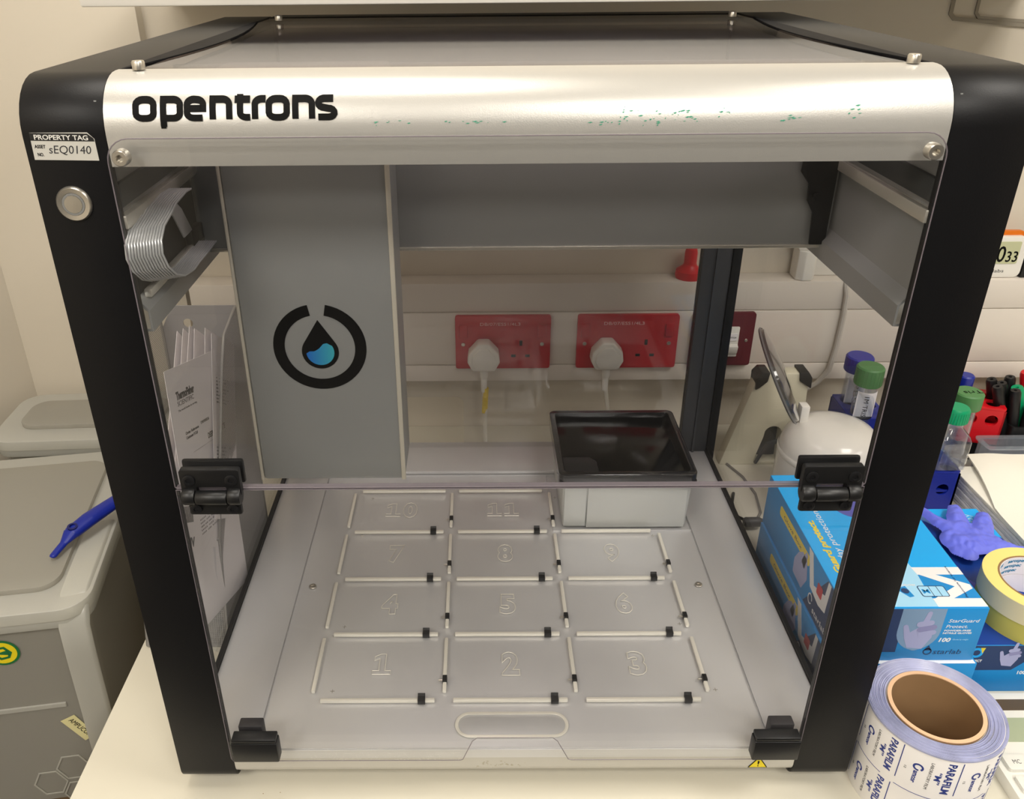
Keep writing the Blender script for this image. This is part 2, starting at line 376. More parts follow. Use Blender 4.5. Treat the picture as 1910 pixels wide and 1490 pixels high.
# ================================================================== the machine
rb = empty('liquid_handling_robot', 0, 200, -56, 'large black and silver bench-top pipetting robot with clear hinged doors', 'machine')
YF, YR, ZT, ZB = -56.3, 477, 599, -46
def ring(x0, x1, th, rf=34, off=0):
    o = rrect(YF+off, YR-off, ZB+off, ZT-off, (18, 18, 30, rf), 8)
    i = rrect(YF+th, YR-th, ZB+th, ZT-th, (10, 10, 26, max(4, rf-th)), 8)
    return MB().prism(o, [i], x0, x1, 'x')
for sgn in (-1, 1):
    a, b = sorted((sgn*266, sgn*318.6))
    fr = ring(a, b, 4.5).build('side_frame', BLACK, rb, bevel=1.2)
    fr['label'] = 'black C-shaped side frame, %s' % ('with power button' if sgn < 0 else 'beside the glove boxes')
    a, b = sorted((sgn*306, sgn*317.5)); ring(a, b, 16, 34, 4.6).build('frame_flange', BLACK, fr)
    # side glass below, metal side box above
    a, b = sorted((sgn*309, sgn*312)); MB().box(a, b, YF+10, YR-10, ZB+10, 446).build('side_window', PCS, rb)
    # inner metal panel with stepped lower edge
    X = lambda v: sgn*v
    prof = [(270, 585), (270, 452), (262.5, 443), (262.5, 427), (300, 427), (300, 429), (264, 429), (264, 442), (271.5, 451), (271.5, 585)]
    MB().prism([(X(u), v) for u, v in prof], [], YF+6, YR-6, 'y').build('side_panel', GREYMET, rb, smooth=20)
    MB().box(*sorted((X(264), X(271))), YF+2, YR-20, 503, 512).build('side_rail', BRIGHT, rb, bevel=.8)
    MB().box(*sorted((X(267), X(271))), YF+2, YR-20, 516, 532).build('guide_rail', DARKMET, rb, bevel=.8)
    MB().box(*sorted((X(266.5), X(305.5))), YR-14, YR-5, -2, 430).build('rear_post', mat('dark_grey_post', (52, 54, 58), .45), rb, bevel=1)
    MB().box(*sorted((X(284), X(287))), YR-17, YR-14, 0, 430).build('post_ridge', mat('dark_grey_post'), rb)
    # black seal line along the deck
    MB().box(*sorted((X(304.5), X(309))), YF+8, YR-5, -3, 4).build('deck_seal', RUBBER, rb)
    # dark reflection at the bowed top pane's edge, painted as a curved strip
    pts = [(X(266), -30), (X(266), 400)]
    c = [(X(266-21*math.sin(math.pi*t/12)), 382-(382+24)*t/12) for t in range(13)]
    MB().prism([(X(266), -24), (X(266), 382)]+c[1:-1], [], 598.2, 599.2, 'z').build('top_pane_reflection', mat('dark_reflection_strip', (20, 20, 23), .6, var=.5, vscale=60, spec=.1), rb)
    for yy in (-22, 376):
        MB().lathe([(4.2, 0), (4.2, 4.4), (3.6, 5.4), (1.6, 5.4)], (X(250 if yy < 0 else 241.5), yy, 599.8), (0, 0, 1), 16).build('top_knob', STEEL, rb)
    # feet
    for yy in (-20, 430): MB().lathe([(17, 0), (15, 10.5)], (X(285), yy, -56), (0, 0, 1), 20).build('foot', RUBBER, rb)
# header
hp = [(YF, 545)]+[(-22+34.3*math.cos(math.radians(a)), 565+34.3*math.sin(math.radians(a))) for a in range(180, 89, -9)]+[(-16, 599.3), (-16, 596), (-22, 596)]
hp += [(-22+31*math.cos(math.radians(a)), 565+31*math.sin(math.radians(a))) for a in range(90, 181, 9)]+[(YF+3.3, 545)]
hd = MB().prism(hp, [], -265.6, 265.6, 'x').build('header_panel', SILVER, rb, smooth=30)
MB().box(-265, 265, YF+3.4, -10, 545, 547).build('header_return', SILVER, hd)
fr_front = plane_fn((0, YF, 0), (1, 0, 0), (0, 0, 1), (0, -1, 0))
def header_fn(u, v, w):       # v measured as height z; follows the rounded top of the header
    if v <= 565: return (u, YF-w, v)
    t = math.asin(min(1, (v-565)/34.3)); return (u, -22-(34.3+w)*math.cos(t), 565+(34.3+w)*math.sin(t))
# logotype drawn as rounded strokes: o p e n t r o n s
def glyphs():
    G = []; W_ = 3.9
    def rr(x, w=10.0, z0=0, z1=13.6, r=3.8): return rrect(x, x+w, z0, z1, r, 4)
    def arc(cx, cy, r, a0, a1, n=6): return [(cx+r*math.cos(math.radians(a0+(a1-a0)*k/n)), cy+r*math.sin(math.radians(a0+(a1-a0)*k/n))) for k in range(n+1)]
    def o(x): G.append((rr(x), W_, True))
    def p(x): G.append(([(x, -6.5), (x, 13.6)]+[(x+5.6, 13.6)]+arc(x+5.6, 9.8, 3.8, 80, 0)+arc(x+5.6, 3.8, 3.8, 0, -80)+[(x+5.6, 0), (x+1.2, 0)], W_, False)); G.append(([(x-1.6, -6.3), (x+1.25, -6.3)], 2.4, False))
    def e(x): G.append(([(x+.8, 7), (x+9, 7), (x+9, 9.5)]+arc(x+5.4, 9.8, 3.6, 10, 90)+arc(x+3.8, 9.8, 3.8, 90, 180)+arc(x+3.8, 3.8, 3.8, 180, 270)+[(x+8.6, 0)], W_, False))
    def n(x): G.append(([(x, -1.2), (x, 13.6), (x+5.5, 13.6)]+arc(x+5.5, 9.8, 3.8, 80, 0)+[(x+9.3, -1.2)], W_, False))
    def t(x): G.append(([(x, 17), (x, 3.8)]+arc(x+3.4, 3.6, 3.4, 185, 270)+[(x+5.6, .2)], W_, False)); G.append(([(x-3, 13.4), (x+5.6, 13.4)], W_, False))
    def r(x): G.append(([(x, -1.2), (x, 9.8)]+arc(x+3.8, 9.8, 3.8, 175, 90)+[(x+6, 13.6)], W_, False))
    def s(x): G.append(([(x+8.4, 13.6), (x+3.4, 13.6)]+arc(x+3.4, 10.3, 3.3, 100, 250)+[(x+3, 7.1), (x+6.1, 6.3)]+arc(x+5.9, 3.2, 3.2, 70, -90)+[(x, 0)], W_, False))
    o(1.5); p(16.9); e(30.3); n(44.6); t(60.0); r(68.3); o(76.1); n(90.9); s(103.7)
    return G
strip_print('logo_lettering', [([(x*1.12-246.8, z*.76+574.7) for x, z in P], w, c) for P, w, c in glyphs()], header_fn, INK, hd, .05, .5)
sm = MB(); random.seed(11)
for (px, pz, n, sx, sz) in ((-88, 571, 7, 9, 2), (-38, 571, 10, 12, 1.2), (45, 569.5, 9, 12, 1.5), (84, 572, 24, 24, 2.6), (95, 576, 8, 12, 1), (64, 577, 5, 8, 2), (165, 572, 8, 8, 2.5), (205, 575, 6, 4, 3), (125, 576, 5, 4, 2)):
    for _ in range(n):
        x = px+random.gauss(0, sx*.6); z = pz+random.gauss(0, sz*.6); a = random.uniform(.3, 1.8); b = random.uniform(.2, .55)
        sm.prism([(x-a, z), (x, z-b), (x+a, z+b*.4), (x+a*.2, z+b)], [], .05, .15, fn=header_fn)
sm.build('marker_smudges', GREEN_INK, hd, smooth=0)['kind'] = 'stuff'
# lower bar
lp = [(YF, -1.2)]+[(-40+16.3*math.cos(math.radians(a)), -24+14*math.sin(math.radians(a))) for a in range(180, 271, 15)]+[(-20, -38), (-20, -4.2), (-55, -4.2), (-55, -1.2)]
MB().box(-265, 265, YF-.7, YF+.2, -11.5, -.9).build('deck_front_edge', DECK, rb)
lb = MB().prism(lp, [], -265.6, 265.6, 'x').build('lower_bar', SILVER, rb, smooth=30)
def tri(cx, cy, s): return [(cx-s, cy-s*.62), (cx+s, cy-s*.62), (cx+s*.08, cy+s*.85), (cx-s*.08, cy+s*.85)]
st = decal('warning_triangle', [(tri(232, -21.5, 9.3), [])], fr_front, INK, lb, .1, .3)
decal('triangle_fill', [(tri(232, -21.6, 7.9), [])], fr_front, YSTICK, lb, .3, .5)
decal('exclamation_mark', [(([(231.1, -19), (231.6, -22.8), (232.4, -22.8), (232.9, -19), (232, -17.6)]), []), (circ(232, -24.6, .65, 8), [])], fr_front, INK, lb, .5, .7)
sp = MB(); random.seed(5)
for _ in range(26):
    x = random.gauss(-20, 12); z = random.gauss(-22, 2); a = random.uniform(.4, 1.6)
    sp.prism([(x-a, z), (x, z-a*.6), (x+a, z), (x, z+a*.5)], [], .05, .12, fn=fr_front)
sp.build('worn_marks', mat('faint_wear', (176, 170, 152), .6), lb, smooth=0)['kind'] = 'stuff'
# deck
dk = MB().box(-304, 304, -55.5, 484, -4, -1).build('deck', DECK, rb, bevel=.6)
pill = rrect(-52.8, 50.5, -42, -18, 11.9, 8)
MB().prism(rrect(-243, 241, -55.8, 403, (2, 2, 2, 2)), [pill, rrect(64, 241.2, 274, 402.8, .1, 1)], -.9, .9, 'z').build('deck_plate', DECK, dk, bevel=.5)
MB().box(-304, -244, -55.8, 484, -.9, .3).build('deck_wing', DECK, dk, bevel=.4)
MB().box(242.2, 304, -55.8, 484, -.9, .3).build('deck_wing', DECK, dk, bevel=.4)
MB().box(-243, 241.4, 404.5, 484, -.9, 6).build('deck_rear_step', DECK, dk, bevel=1)
MB().prism(rrect(-56, 53.7, -45, -14.9, 14.8, 8), [pill], .9, 1.6, 'z').build('slot_lip', RAILM, dk, bevel=.3)
def hrail(x, y):
    return MB().box(x, x+114, y-3.4, y+.2, .9, 4.6).build('slot_rail', RAILM, dk, bevel=.7)
def vrail(x, y): return MB().box(x-1.9, x+1.9, y+9, y+82.5, .9, 4.6).build('slot_guide', RAILM, dk, bevel=.8)
def spring(c, axis):
    x, y = c
    if axis == 'x': return MB().prism([(y-4.4, .9), (y-4.2, 6.4), (y+1.5, 6.8), (y+2.6, 8.8), (y+3.4, 8.8), (y+2.6, 5.4), (y+1, .9)], [], x-3.7, x+3.7, 'x').build('spring_clip', BPLAST, dk, bevel=.3)
    return MB().box(x-2.4, x+2.4, y-4, y+4, .9, 6.6).build('spring_clip', BPLAST, dk, bevel=.6)
X0 = -190.9
H0 = V0 = S0 = T0 = P0 = None
for r in range(5):
    for c in range(3):
        if r == 4 and c == 2: continue
        dx, dy = c*.1325, r*.0905
        if H0 is None: H0 = hrail(X0, 0); h = H0
        else: h = H0.copy(); COL.objects.link(h); h.location = H0.location+Vector((dx, dy, 0))
        if r < 4 and not (r == 3 and c == 2):
            if S0 is None: S0 = spring((X0+101, -1), 'x')
            else: s_ = S0.copy(); COL.objects.link(s_); s_.location = S0.location+Vector((dx, dy, 0))
for r in range(4):
    for c in range(4):
        if r == 3 and c > 2: continue
        dx, dy = c*.1325, r*.0905
        if V0 is None: V0 = vrail(-200, 0)
        else: h = V0.copy(); COL.objects.link(h); h.location = V0.location+Vector((dx, dy, 0))
        if c > 0:
            if T0 is None: T0 = spring((-67.5, 24), 'y'); P0 = MB().lathe([(1.1, 0), (1.1, 4)], (-74, 24, 3), (1, 0, 0), 8).build('clip_pin', STEEL, dk)
            else:
                for q in (T0, P0): s_ = q.copy(); COL.objects.link(s_); s_.location = q.location+Vector(((c-1)*.1325, dy, 0))
top_fn = plane_fn((0, 0, 0), (1, 0, 0), (0, 1, 0))
for n in range(1, 12):
    r, c = (n-1)//3, (n-1) % 3
    s = str(n); w = 19 if n < 10 else 42
    cx = X0+57+c*132.5+(2 if c else 0); cy = r*90.5+34
    for j, ch in enumerate(s):
        px_ = cx+(j-.5*(len(s)-1))*22.5
        if ch == '1':
            P1 = [(-9.5, 0), (9.5, 0), (9.5, 5), (3.2, 5), (3.2, 28), (-2, 28), (-8.5, 24.5), (-8.5, 18.8), (-3, 21.5), (-3, 5), (-9.5, 5)]
            MB().tube([(px_+u, cy+v, 1.05) for u, v in P1], .45, 6, close=True).build('numeral', RAILM, dk)
    if s in ('1', '11'): continue
    text('numeral_'+{1: 'one', 2: 'two', 3: 'three', 4: 'four', 5: 'five', 6: 'six', 7: 'seven', 8: 'eight', 9: 'nine', 10: 'zero'}[n], s[-1], top_fn, RAILM, dk, w=19, h=28, org=(cx-9.5+(11 if n == 10 else 0), cy), w0=.9, w1=1.1, bold=.05, wire=.012, spacing=1.15)
for (x, y) in ((-228, 170), (226.4, 170)): screw('deck_screw', (x, y, -.4), 4.2, 1.8, (0, 0, 1), dk)
pl = MB()
for (x, y) in ((-181, 12), (-181, 102.5), (206, 12), (190, 105), (-176, 346), (72, 346), (-181, 265), (190, 262)):
    pl.box(x-2.2, x+2.2, y-.3, y+.3, .9, 1.1); pl.box(x-.3, x+.3, y-2.2, y+2.2, .9, 1.12)
pl.build('cross_marks', BRIGHT, dk, smooth=0)
# rear pane and bars
MB().prism(rrect(-265, 265, 0, 448, 4), [rrect(-230, -52.5, 12, 92, (3, 3, 12, 3))], YR-9, YR-6.4, 'y').build('rear_window', clear('rear_pane_plastic', (249, 249, 249), .6, .05, .1, milk=.02, milkcol=(210, 205, 205)), rb)
MB().box(-265, 265, YR-12, YR-5, 448, 585).build('rear_upper_panel', GREYMET, rb, bevel=1)
MB().box(-265.8, 265.8, YR-40, YR, 590, 598.6).build('rear_top_bar', BLACK, rb, bevel=1.5)
MB().box(-265.6, 265.6, -16, YR-41, 595, 598).build('top_window', PCTOP, rb)
# gantry beam
gb = MB().prism([(101, 596-8), (101, 438.5), (104, 436), (160, 436), (160, 440), (105, 440), (105, 588)], [], -269.5, 269, 'x').build('gantry_beam', GREYMET, rb, smooth=20)
MB().box(-269.5, 269, 99, 102.5, 435.4, 438.4).build('beam_lip', BRIGHT, gb, bevel=.4)
br = MB().prism([(262, 520), (262, 440), (249, 440), (247, 468), (241, 478), (240, 492), (232, 502), (233, 520)], [], 88, 91, 'y').map(lambda v: (v.x+3, v.y+6, v.z)).build('end_bracket', BPLAST, rb, bevel=.5)
MB().cyl((250, 93, 482), 3, -4, (0, 1, 0), 14).build('bracket_screw', RUBBER, br)
# ribbon cable bay on the left side panel
bay = MB().box(-269.9, -269.2, -54, 96, 453, 503).build('cable_bay', mat('black_bay', (34, 36, 37), .5), rb)
MB().box(-268.4, -262, 60, 88, 452, 466).build('connector', BPLAST, bay, bevel=.8)
MB().box(-268.4, -263, -40, 92, 449, 455).build('bay_floor', BRIGHT, bay, bevel=.8)
rc = MB()
prof_ = [(30, 508), (8, 509), (-16, 507), (-34, 505), (-52, 501), (-62, 494), (-64, 485), (-58, 474), (-46, 464), (-30, 457), (-8, 454), (20, 453), (50, 453), (70, 454)]
for k in range(13):
    o = k*1.7
    rc.tube([(-268+o+(2 if 2 < i < 11 else 0), y+2+o*.5*(1 if y < 20 else 0), z) for i, (y, z) in enumerate(prof_)], .85, 6)
rc.build('ribbon_cable', RIBBON, rb)['label'] = 'grey ribbon cable looped at the side'
rc = MB()
for k in range(12):
    o = k*1.7; rc.tube([(-267.5, 20+o, 500), (-264, 30+o, 488), (-264, 46+o, 466)], .85, 5)
rc.build('ribbon_cable_tail', RIBBON, rb)
# pipette cover
cv = MB().prism([(40, 590), (40, 239), (100, 239), (100, 590)], [], -227, -98.3, 'x').build('pipette_cover', GREYMET, rb, bevel=3, bseg=3)
MB().box(-229, -226.6, 39, 42, 239, 590).build('cover_trim', EDGE, cv, bevel=.6)
MB().box(-101.5, -97.6, 38.6, 41, 239, 590).build('cover_trim', EDGE, cv, bevel=.8)
CX, CZ, Y0 = -163.9, 371.5, 40
cf = plane_fn((CX, Y0, CZ), (1, 0, 0), (0, 0, 1), (0, -1, 0))
decal('emblem_ring', [(circ(0, 0, 39, 48, 101, 439)+circ(0, 0, 29.5, 44, 439, 101)[0:0]+[(29.5*math.cos(math.radians(a)), 29.5*math.sin(math.radians(a))) for a in [439-338*k/47 for k in range(48)]], [])], cf, INK, cv, .1, .5)
def drop(r, h, n=22): # teardrop
    out = []
    for k in range(n+1):
        a = math.radians(152-(304)*0-(k/n)*0) if 0 else math.radians(150+240*k/n); out.append((r*math.cos(a), r*math.sin(a)-4))
    return out+[(0, h)]
decal('emblem_drop', [(drop(15.5, 25), [])], cf, INK, cv, .1, .5)
dr = [(-11.5*math.cos(math.radians(-4)), -4)]+[(11.8*math.cos(math.radians(a)), 11.8*math.sin(math.radians(a))-4.2) for a in range(185, 400, 12)]+[(6, 4), (3, 3.4), (-1, -1), (-5, -3.4), (-9, -3.4)]
decal('emblem_liquid', [(dr[1:], [])], cf, BLUEG, cv, .5, .9)
# doors
DY0, DY1 = -66, -61.5
du = MB().prism(rrect(-263.5, 262, 303, 564.5, (2, 2, 15, 15), 6), [], DY0, DY1, 'y').build('upper_door', PC, rb)
dl = MB().prism([(-262, -3.5), (-50.5, -3.5), (-48, -2.5), (-39, 22), (-34.5, 26.4), (34.5, 26.4), (39, 22), (50, -2.5), (53, -3.5), (260.5, -3.5), (262, 0), (262, 301.3), (-263.5, 301.3), (-263.5, 0)], [], DY0, DY1, 'y').build('lower_door', PC, rb)
MB().box(-263, 261.6, DY0-.1, DY1+.1, 303, 303.5).build('door_edge', PCE, du)
MB().box(-263, 261.6, DY0-.1, DY1+.1, 300.9, 301.4).build('door_edge', PCE, dl)
MB().tube([(x, DY0-.2, z) for x, z in rrect(-263.5, 262, 303, 564.5, (2, 2, 15, 15), 6)], .45, 5, close=True).build('door_edge_bead', PCE, du)
MB().tube([(x, DY0-.2, z) for x, z in [(-262, -3.5), (-50.5, -3.5), (-48, -2.5), (-39, 22), (-34.5, 26.4), (34.5, 26.4), (39, 22), (50, -2.5), (53, -3.5), (260.5, -3.5), (262, 0), (262, 301.3), (-263.5, 301.3), (-263.5, 0)]], .4, 5, close=True).build('door_edge_bead', PCE, dl)
for x in (-253.5, 252): screw('door_screw', (x, DY0+.5, 553.5), 5.3, 6.5, (0, -1, 0), du)
for sgn in (-1, 1):
    cxh = sgn*234
    hg = empty('hinge', cxh, -68, 282); hg.parent = rb; hg.location = V(cxh, -68, 282)-world_origin(rb)
    MB().prism(rrect(cxh-22.5, cxh+22.5, 300, 323, 2), [rrect(cxh-11.5, cxh+11.5, 301, 308, 1)], -72, -66.2, 'y').build('upper_leaf', BPLAST, hg, bevel=1)
    MB().box(cxh-23.5, cxh+23.5, -61.3, -56.8, 304, 325).build('backing_plate', BPLAST, hg, bevel=2)
    MB().box(cxh-20.5, cxh+20.5, -71, -66.2, 281, 297).build('lower_leaf', BPLAST, hg, bevel=2.2)
    for (a, b) in ((-22, -12.5), (12.5, 22)): MB().lathe([(6.2, a), (7, a+1.5), (7, b-1.5), (6.2, b)], (cxh, -72, 300), (1, 0, 0), 20).build('knuckle', BPLAST, hg)
    MB().lathe([(5, -11.8), (5.6, -11), (5.6, 11), (5, 11.8)], (cxh, -73.5, 299.5), (1, 0, 0), 20).build('pin_barrel', BPLAST, hg)
    for (dx, z, r) in ((-16, 314, 4.4), (16, 314, 4.4), (-14, 288, 4), (14, 288, 4)): screw('hinge_screw', (cxh+dx, -71.6, z), r*1.1, 1.6, (0, -1, 0), hg, mat('black_steel_screw', (44, 44, 46), .28, .6))
    cxm = sgn*236
    mg = MB().box(cxm-21, cxm+21, -78, -66.2, 9, 33).build('magnet_catch', BPLAST, rb, bevel=1.5)
    MB().box(cxm-20, cxm+20, -77.5, -66.4, 33.4, 37.5).build('catch_lip', BPLAST, mg, bevel=1)
    MB().box(cxm-10+sgn*8, cxm+12+sgn*8, -61, -50, 1, 36).build('catch_back', mat('dark_grey_catch', (52, 50, 52), .5), mg, bevel=1.5)
# power button, property tag
bt = MB().lathe([(11.6, 0), (11.6, 1.2), (10.6, 2.4), (7.6, 2.0), (7.4, 1.4), (.01, 1.4)], (-295.2, YF, 521.4), (0, -1, 0), 36, cap=False).build('power_button', STEEL, rb)
MB().lathe([(7.4, 1.3), (7.4, 2.2), (5.9, 2.2), (5.9, 1.3)], (-295.2, YF, 521.4), (0, -1, 0), 32, cap=False).build('button_ring', mat('grey_ring', (130, 130, 128), .5), bt)
MB().lathe([(5.8, 1.2), (5.8, 2.4), (.01, 2.5)], (-295.2, YF, 521.4), (0, -1, 0), 32, cap=False).build('button_centre', STEEL, bt)
tf = plane_fn((-314.0, YF, 550), (1, .0, -.02), (.02, 0, 1), (0, -1, 0))
pt = decal('property_tag', [([(0, 0), (41, 0), (40.5, 13.5), (36.5, 17.5), (0, 16.8)], [])], tf, mat('tag_white', (206, 204, 196), .4), rb, .1, .4)
decal('tag_band', [([(0, 12), (40.4, 12), (40, 14), (36.5, 16.8), (0, 16.8)], [])], tf, mat('tag_black', (36, 36, 36), .4), pt, .4, .5)
text('tag_heading', 'PROPERTY TAG', tf, mat('tag_letter_white', (228, 226, 220), .5), pt, w=34, h=2.9, org=(2.6, 12.8), w0=.5, w1=.6, bold=.02)
text('tag_small_print', 'ASSET', tf, INK, pt, w=7, h=2, org=(1.6, 7.4), w0=.4, w1=.5, bold=.03)
text('tag_small_print', 'NO.', tf, INK, pt, w=4, h=2, org=(2.6, 2.4), w0=.4, w1=.5, bold=.03)
text('tag_handwriting', 'sEQ0140', tf, mat('pen_grey', (50, 50, 54), .6), pt, w=27, h=5, org=(10.2, 4.2), w0=.4, w1=.5, shear=.15)

# ================================================================== waste bin on the deck
wb = empty('waste_bin', 155, 355, 1, 'grey plastic waste bin with a glossy black lid at the rear right of the deck', 'bin')
def taper(b, z0, z1, k, cx, cy): return b.map(lambda v: (cx+(v.x-cx)*(1-k*(z1-v.z)/(z1-z0)), cy+(v.y-cy)*(1-k*(z1-v.z)/(z1-z0)), v.z))
taper(MB().prism(rrect(74, 238, 280, 432, 6), [rrect(77, 235, 283, 429, 4)], 1.2, 70, 'z'), 1, 70, .03, 156, 356).build('bin_body', mat('pale_grey_bin', (200, 202, 200), .4, .15), wb, bevel=.8)
MB().box(77, 105, 278.6, 281, 4, 69).build('bin_flap', mat('pale_grey_bin'), wb, bevel=.8)
MB().box(106.5, 232, 278.2, 281, 2, 69).build('bin_front', mat('pale_grey_bin'), wb, bevel=.8)
RIMM = mat('lid_rim_black', (20, 20, 22), .16, spec=.9, coat=.6)
ld = MB().box(69.5, 241.5, 275.5, 439.5, 67, 76).build('bin_lid', BGLOSS, wb, bevel=2)
MB().prism(rrect(69, 242, 275, 440, 9, 6), [rrect(76, 235, 284, 433, 6, 6)], 66, 84, 'z').build('lid_rim', RIMM, ld, bevel=1.6, bseg=3)
MB().prism([(76.2, 284.2), (120, 284.2), (120, 312), (112, 322), (76.2, 322)], [], 76, 82, 'z').build('lid_corner_step', mat('satin_black', (30, 30, 31), .35), ld, bevel=1.6, bseg=3)
MB().tube([(x, y, 83.6) for x, y in rrect(70.8, 240.2, 276.8, 438.2, 8, 6)], .6, 6, close=True).build('rim_highlight', mat('rim_highlight_grey', (70, 70, 74), .15, .5, coat=.8), ld)  # paler grey bead paints a highlight along the black lid rim

# ================================================================== sockets, plugs
def socket(x0, x1, z0, z1, name, label, m, kind):
    t = empty(name, (x0+x1)/2, TY, z0, label, 'socket')
    fn = plane_fn((x0, TY-7, z0), (1, 0, 0), (0, 0, 1), (0, -1, 0)); w = x1-x0; h = z1-z0
    MB().prism(rrect(x0, x1, z0, z1, 4), [], TY-7, TY-.2, 'y').build('face_plate', m, t, bevel=1.2)
    if kind == 2:
        for u in (6, w-20): MB().box(x0+u, x0+u+13, TY-9, TY-7, z0+h*.60, z0+h*.84).build('rocker_switch', m, t, bevel=.8)
        for u in (12, w-13): screw('plate_screw', (x0+u, TY-7, z0+h*.47), 3, 1.2, (0, -1, 0), t)
        pins = MB()
        for cx in (w*.30, w*.69): pins.box(x0+cx-2.2, x0+cx+2.2, TY-7.4, TY-7, z0+h*.44, z0+h*.54); pins.box(x0+cx-15, x0+cx-8, TY-7.4, TY-7, z0+h*.22, z0+h*.27); pins.box(x0+cx+7, x0+cx+14, TY-7.4, TY-7, z0+h*.22, z0+h*.27)
        pins.build('pin_holes', INK, t)
        text('circuit_lettering', 'DB/07/ESS1/4L3', fn, mat('pale_pink_letter', (236, 190, 190), .5), t, w=62, h=5, org=(w*.26, h*.82), w0=0, w1=.3)
    return t
socket(-66, 81.6, 76, 165.5, 'double_socket', 'red double wall socket holding the plug with the yellow cable marker', REDP, 2)
socket(122.8, 278.6, 76, 165.8, 'double_socket', 'red double wall socket nearer the black rear post', REDP, 2)
t3 = socket(300, 395.5, 79, 168, 'single_switch_socket', 'dark maroon wall plate with white switches, right of the rear post', MAROON, 1)
MB().box(349, 372, TY-12, TY-7, 96, 146).build('switch_module', WHITEP, t3, bevel=1.5)
MB().prism([(TY-12, 118), (TY-19, 116), (TY-16, 104), (TY-12, 100)], [], 351, 371, 'x').build('rocker_switch', WHITEP, t3, bevel=.8)
MB().box(353, 369, TY-13.2, TY-12, 124, 136).build('label_plate', PAPER, t3)
text('label_text', 'SWITCH', plane_fn((354, TY-13.2, 128), (1, 0, 0), (0, 0, 1), (0, -1, 0)), INK, t3, w=13, h=2.6, w0=0, w1=.2)
screw('plate_screw', (385, TY-7, 122), 2.5, 1.2, (0, -1, 0), t3)
def plug(cx, cz, label, marker, endx):
    t = empty('power_plug', cx, TY-30, cz-60, label, 'plug')
    sh = [(-18, 30), (18, 30), (25, 22), (26, -6), (17, -20), (-17, -20), (-26, -6), (-25, 22)]
    sh = [(-26, -8), (-18, -24), (18, -24), (26, -8), (24, 8), (9, 26), (-9, 26), (-24, 8)]
    MB().prism([(cx+u*.96, cz+v*.92) for u, v in sh], [], TY-34, TY-9, 'y').build('plug_body', WHITEP, t, bevel=3, bseg=3)
    MB().prism([(cx+u*.72, cz-1+v*.7) for u, v in sh], [], TY-37, TY-33, 'y').build('plug_face', WHITEP, t, bevel=1.5)
    MB().lathe([(6.5, 0), (6, -14)]+[(5.2-.5*(k % 2)-.04*k, -15-2.2*k) for k in range(12)], (cx+.5, TY-24, cz-22), (0, 0, 1), 14).build('strain_relief', WHITEP, t)
    end = [(cx+1, TY-24, cz-56), (cx+2+endx*.2, TY-25, cz-90), (cx+endx*.6, TY-28, -20), (cx+endx, TY-34, -51), (cx+endx-20, TY-60, -53)]
    MB().tube(end, 3.4, 8).build('cable', CABLEW, t)
    if marker:
        for k in range(6): MB().lathe([(4.6, 0), (4.6, 7)], (cx+1.4+k*.4, TY-24.4, cz-99+k*7.4), (0, 0, 1), 12).build('marker_sleeve', YELLOW, t)
plug(-22.4, 105.5, 'white plug with yellow-sleeved cable in the left red socket', True, 3)
plug(168, 106.5, 'white plug with plain white cable in the right red socket', False, 22)
# red valve knob, white holder, cables
t = empty('red_valve', 290, 618, 216, 'red valve knob standing on the trunking left of the rear post', 'valve')
MB().lathe([(20, 0), (21, 3), (20, 12), (11, 19), (10, 22)], (292, 619, 216), (0, 0, 1), 24).build('knob_base', REDR, t)
MB().lathe([(9.5, 21), (9.5, 40), (8, 46), (6, 47)], (292, 619, 216), (0, 0, 1), 18).build('knob_stem', REDR, t)
t = empty('white_wall_holder', 470, 625, 216, 'white plastic holder with a curved front standing on the trunking', 'holder')
MB().prism([(449, 630), (449, 604), (458, 597), (472, 598), (478, 606), (478, 630)], [], 216.4, 262, 'z').build('curved_front', WHITEP, t, bevel=1.5)
MB().prism([(449, 262), (478, 262), (486, 270), (500, 300), (440, 300), (440, 282)], [], 605, 632, 'y').build('flared_top', WHITEP, t, bevel=1.5)
MB().box(478.5, 560, 622, 634, 216.4, 300).build('back_plate', WHITEP, t, bevel=1)
t = MB().tube([(524, 600, 216), (528, 593, 195), (529, 592, 160), (528, 592, 110), (524, 592, 70), (510, 594, 46), (495, 600, 30)], 4, 8).build('white_flex', mat('greyish_flex', (196, 190, 182), .5))
tag(t, 'pale flex hanging down in front of the trunking right of the maroon socket', 'cable')
t = MB().tube([(350, 530, -54), (372, 475, -54), (378, 430, -54), (372, 385, -54), (352, 352, -54)], 1.9, 6).build('grey_cable', CABLEG)
tag(t, 'thin grey cable curving over the bench right of the machine', 'cable')
t = empty('black_connector', 350, 349, -54, 'black cable connector plugged in beside the glove boxes', 'connector')
MB().lathe([(5, 0), (7, 3), (7, 22), (4, 27)], (336, 349, -44), (1, 0, 0), 14).build('plug_shell', BPLAST, t)
MB().tube([(343, 349, -44), (332, 372, -50), (338, 410, -53.5), (346, 432, -53.5)], 2.3, 6).build('cable', BPLAST, t)

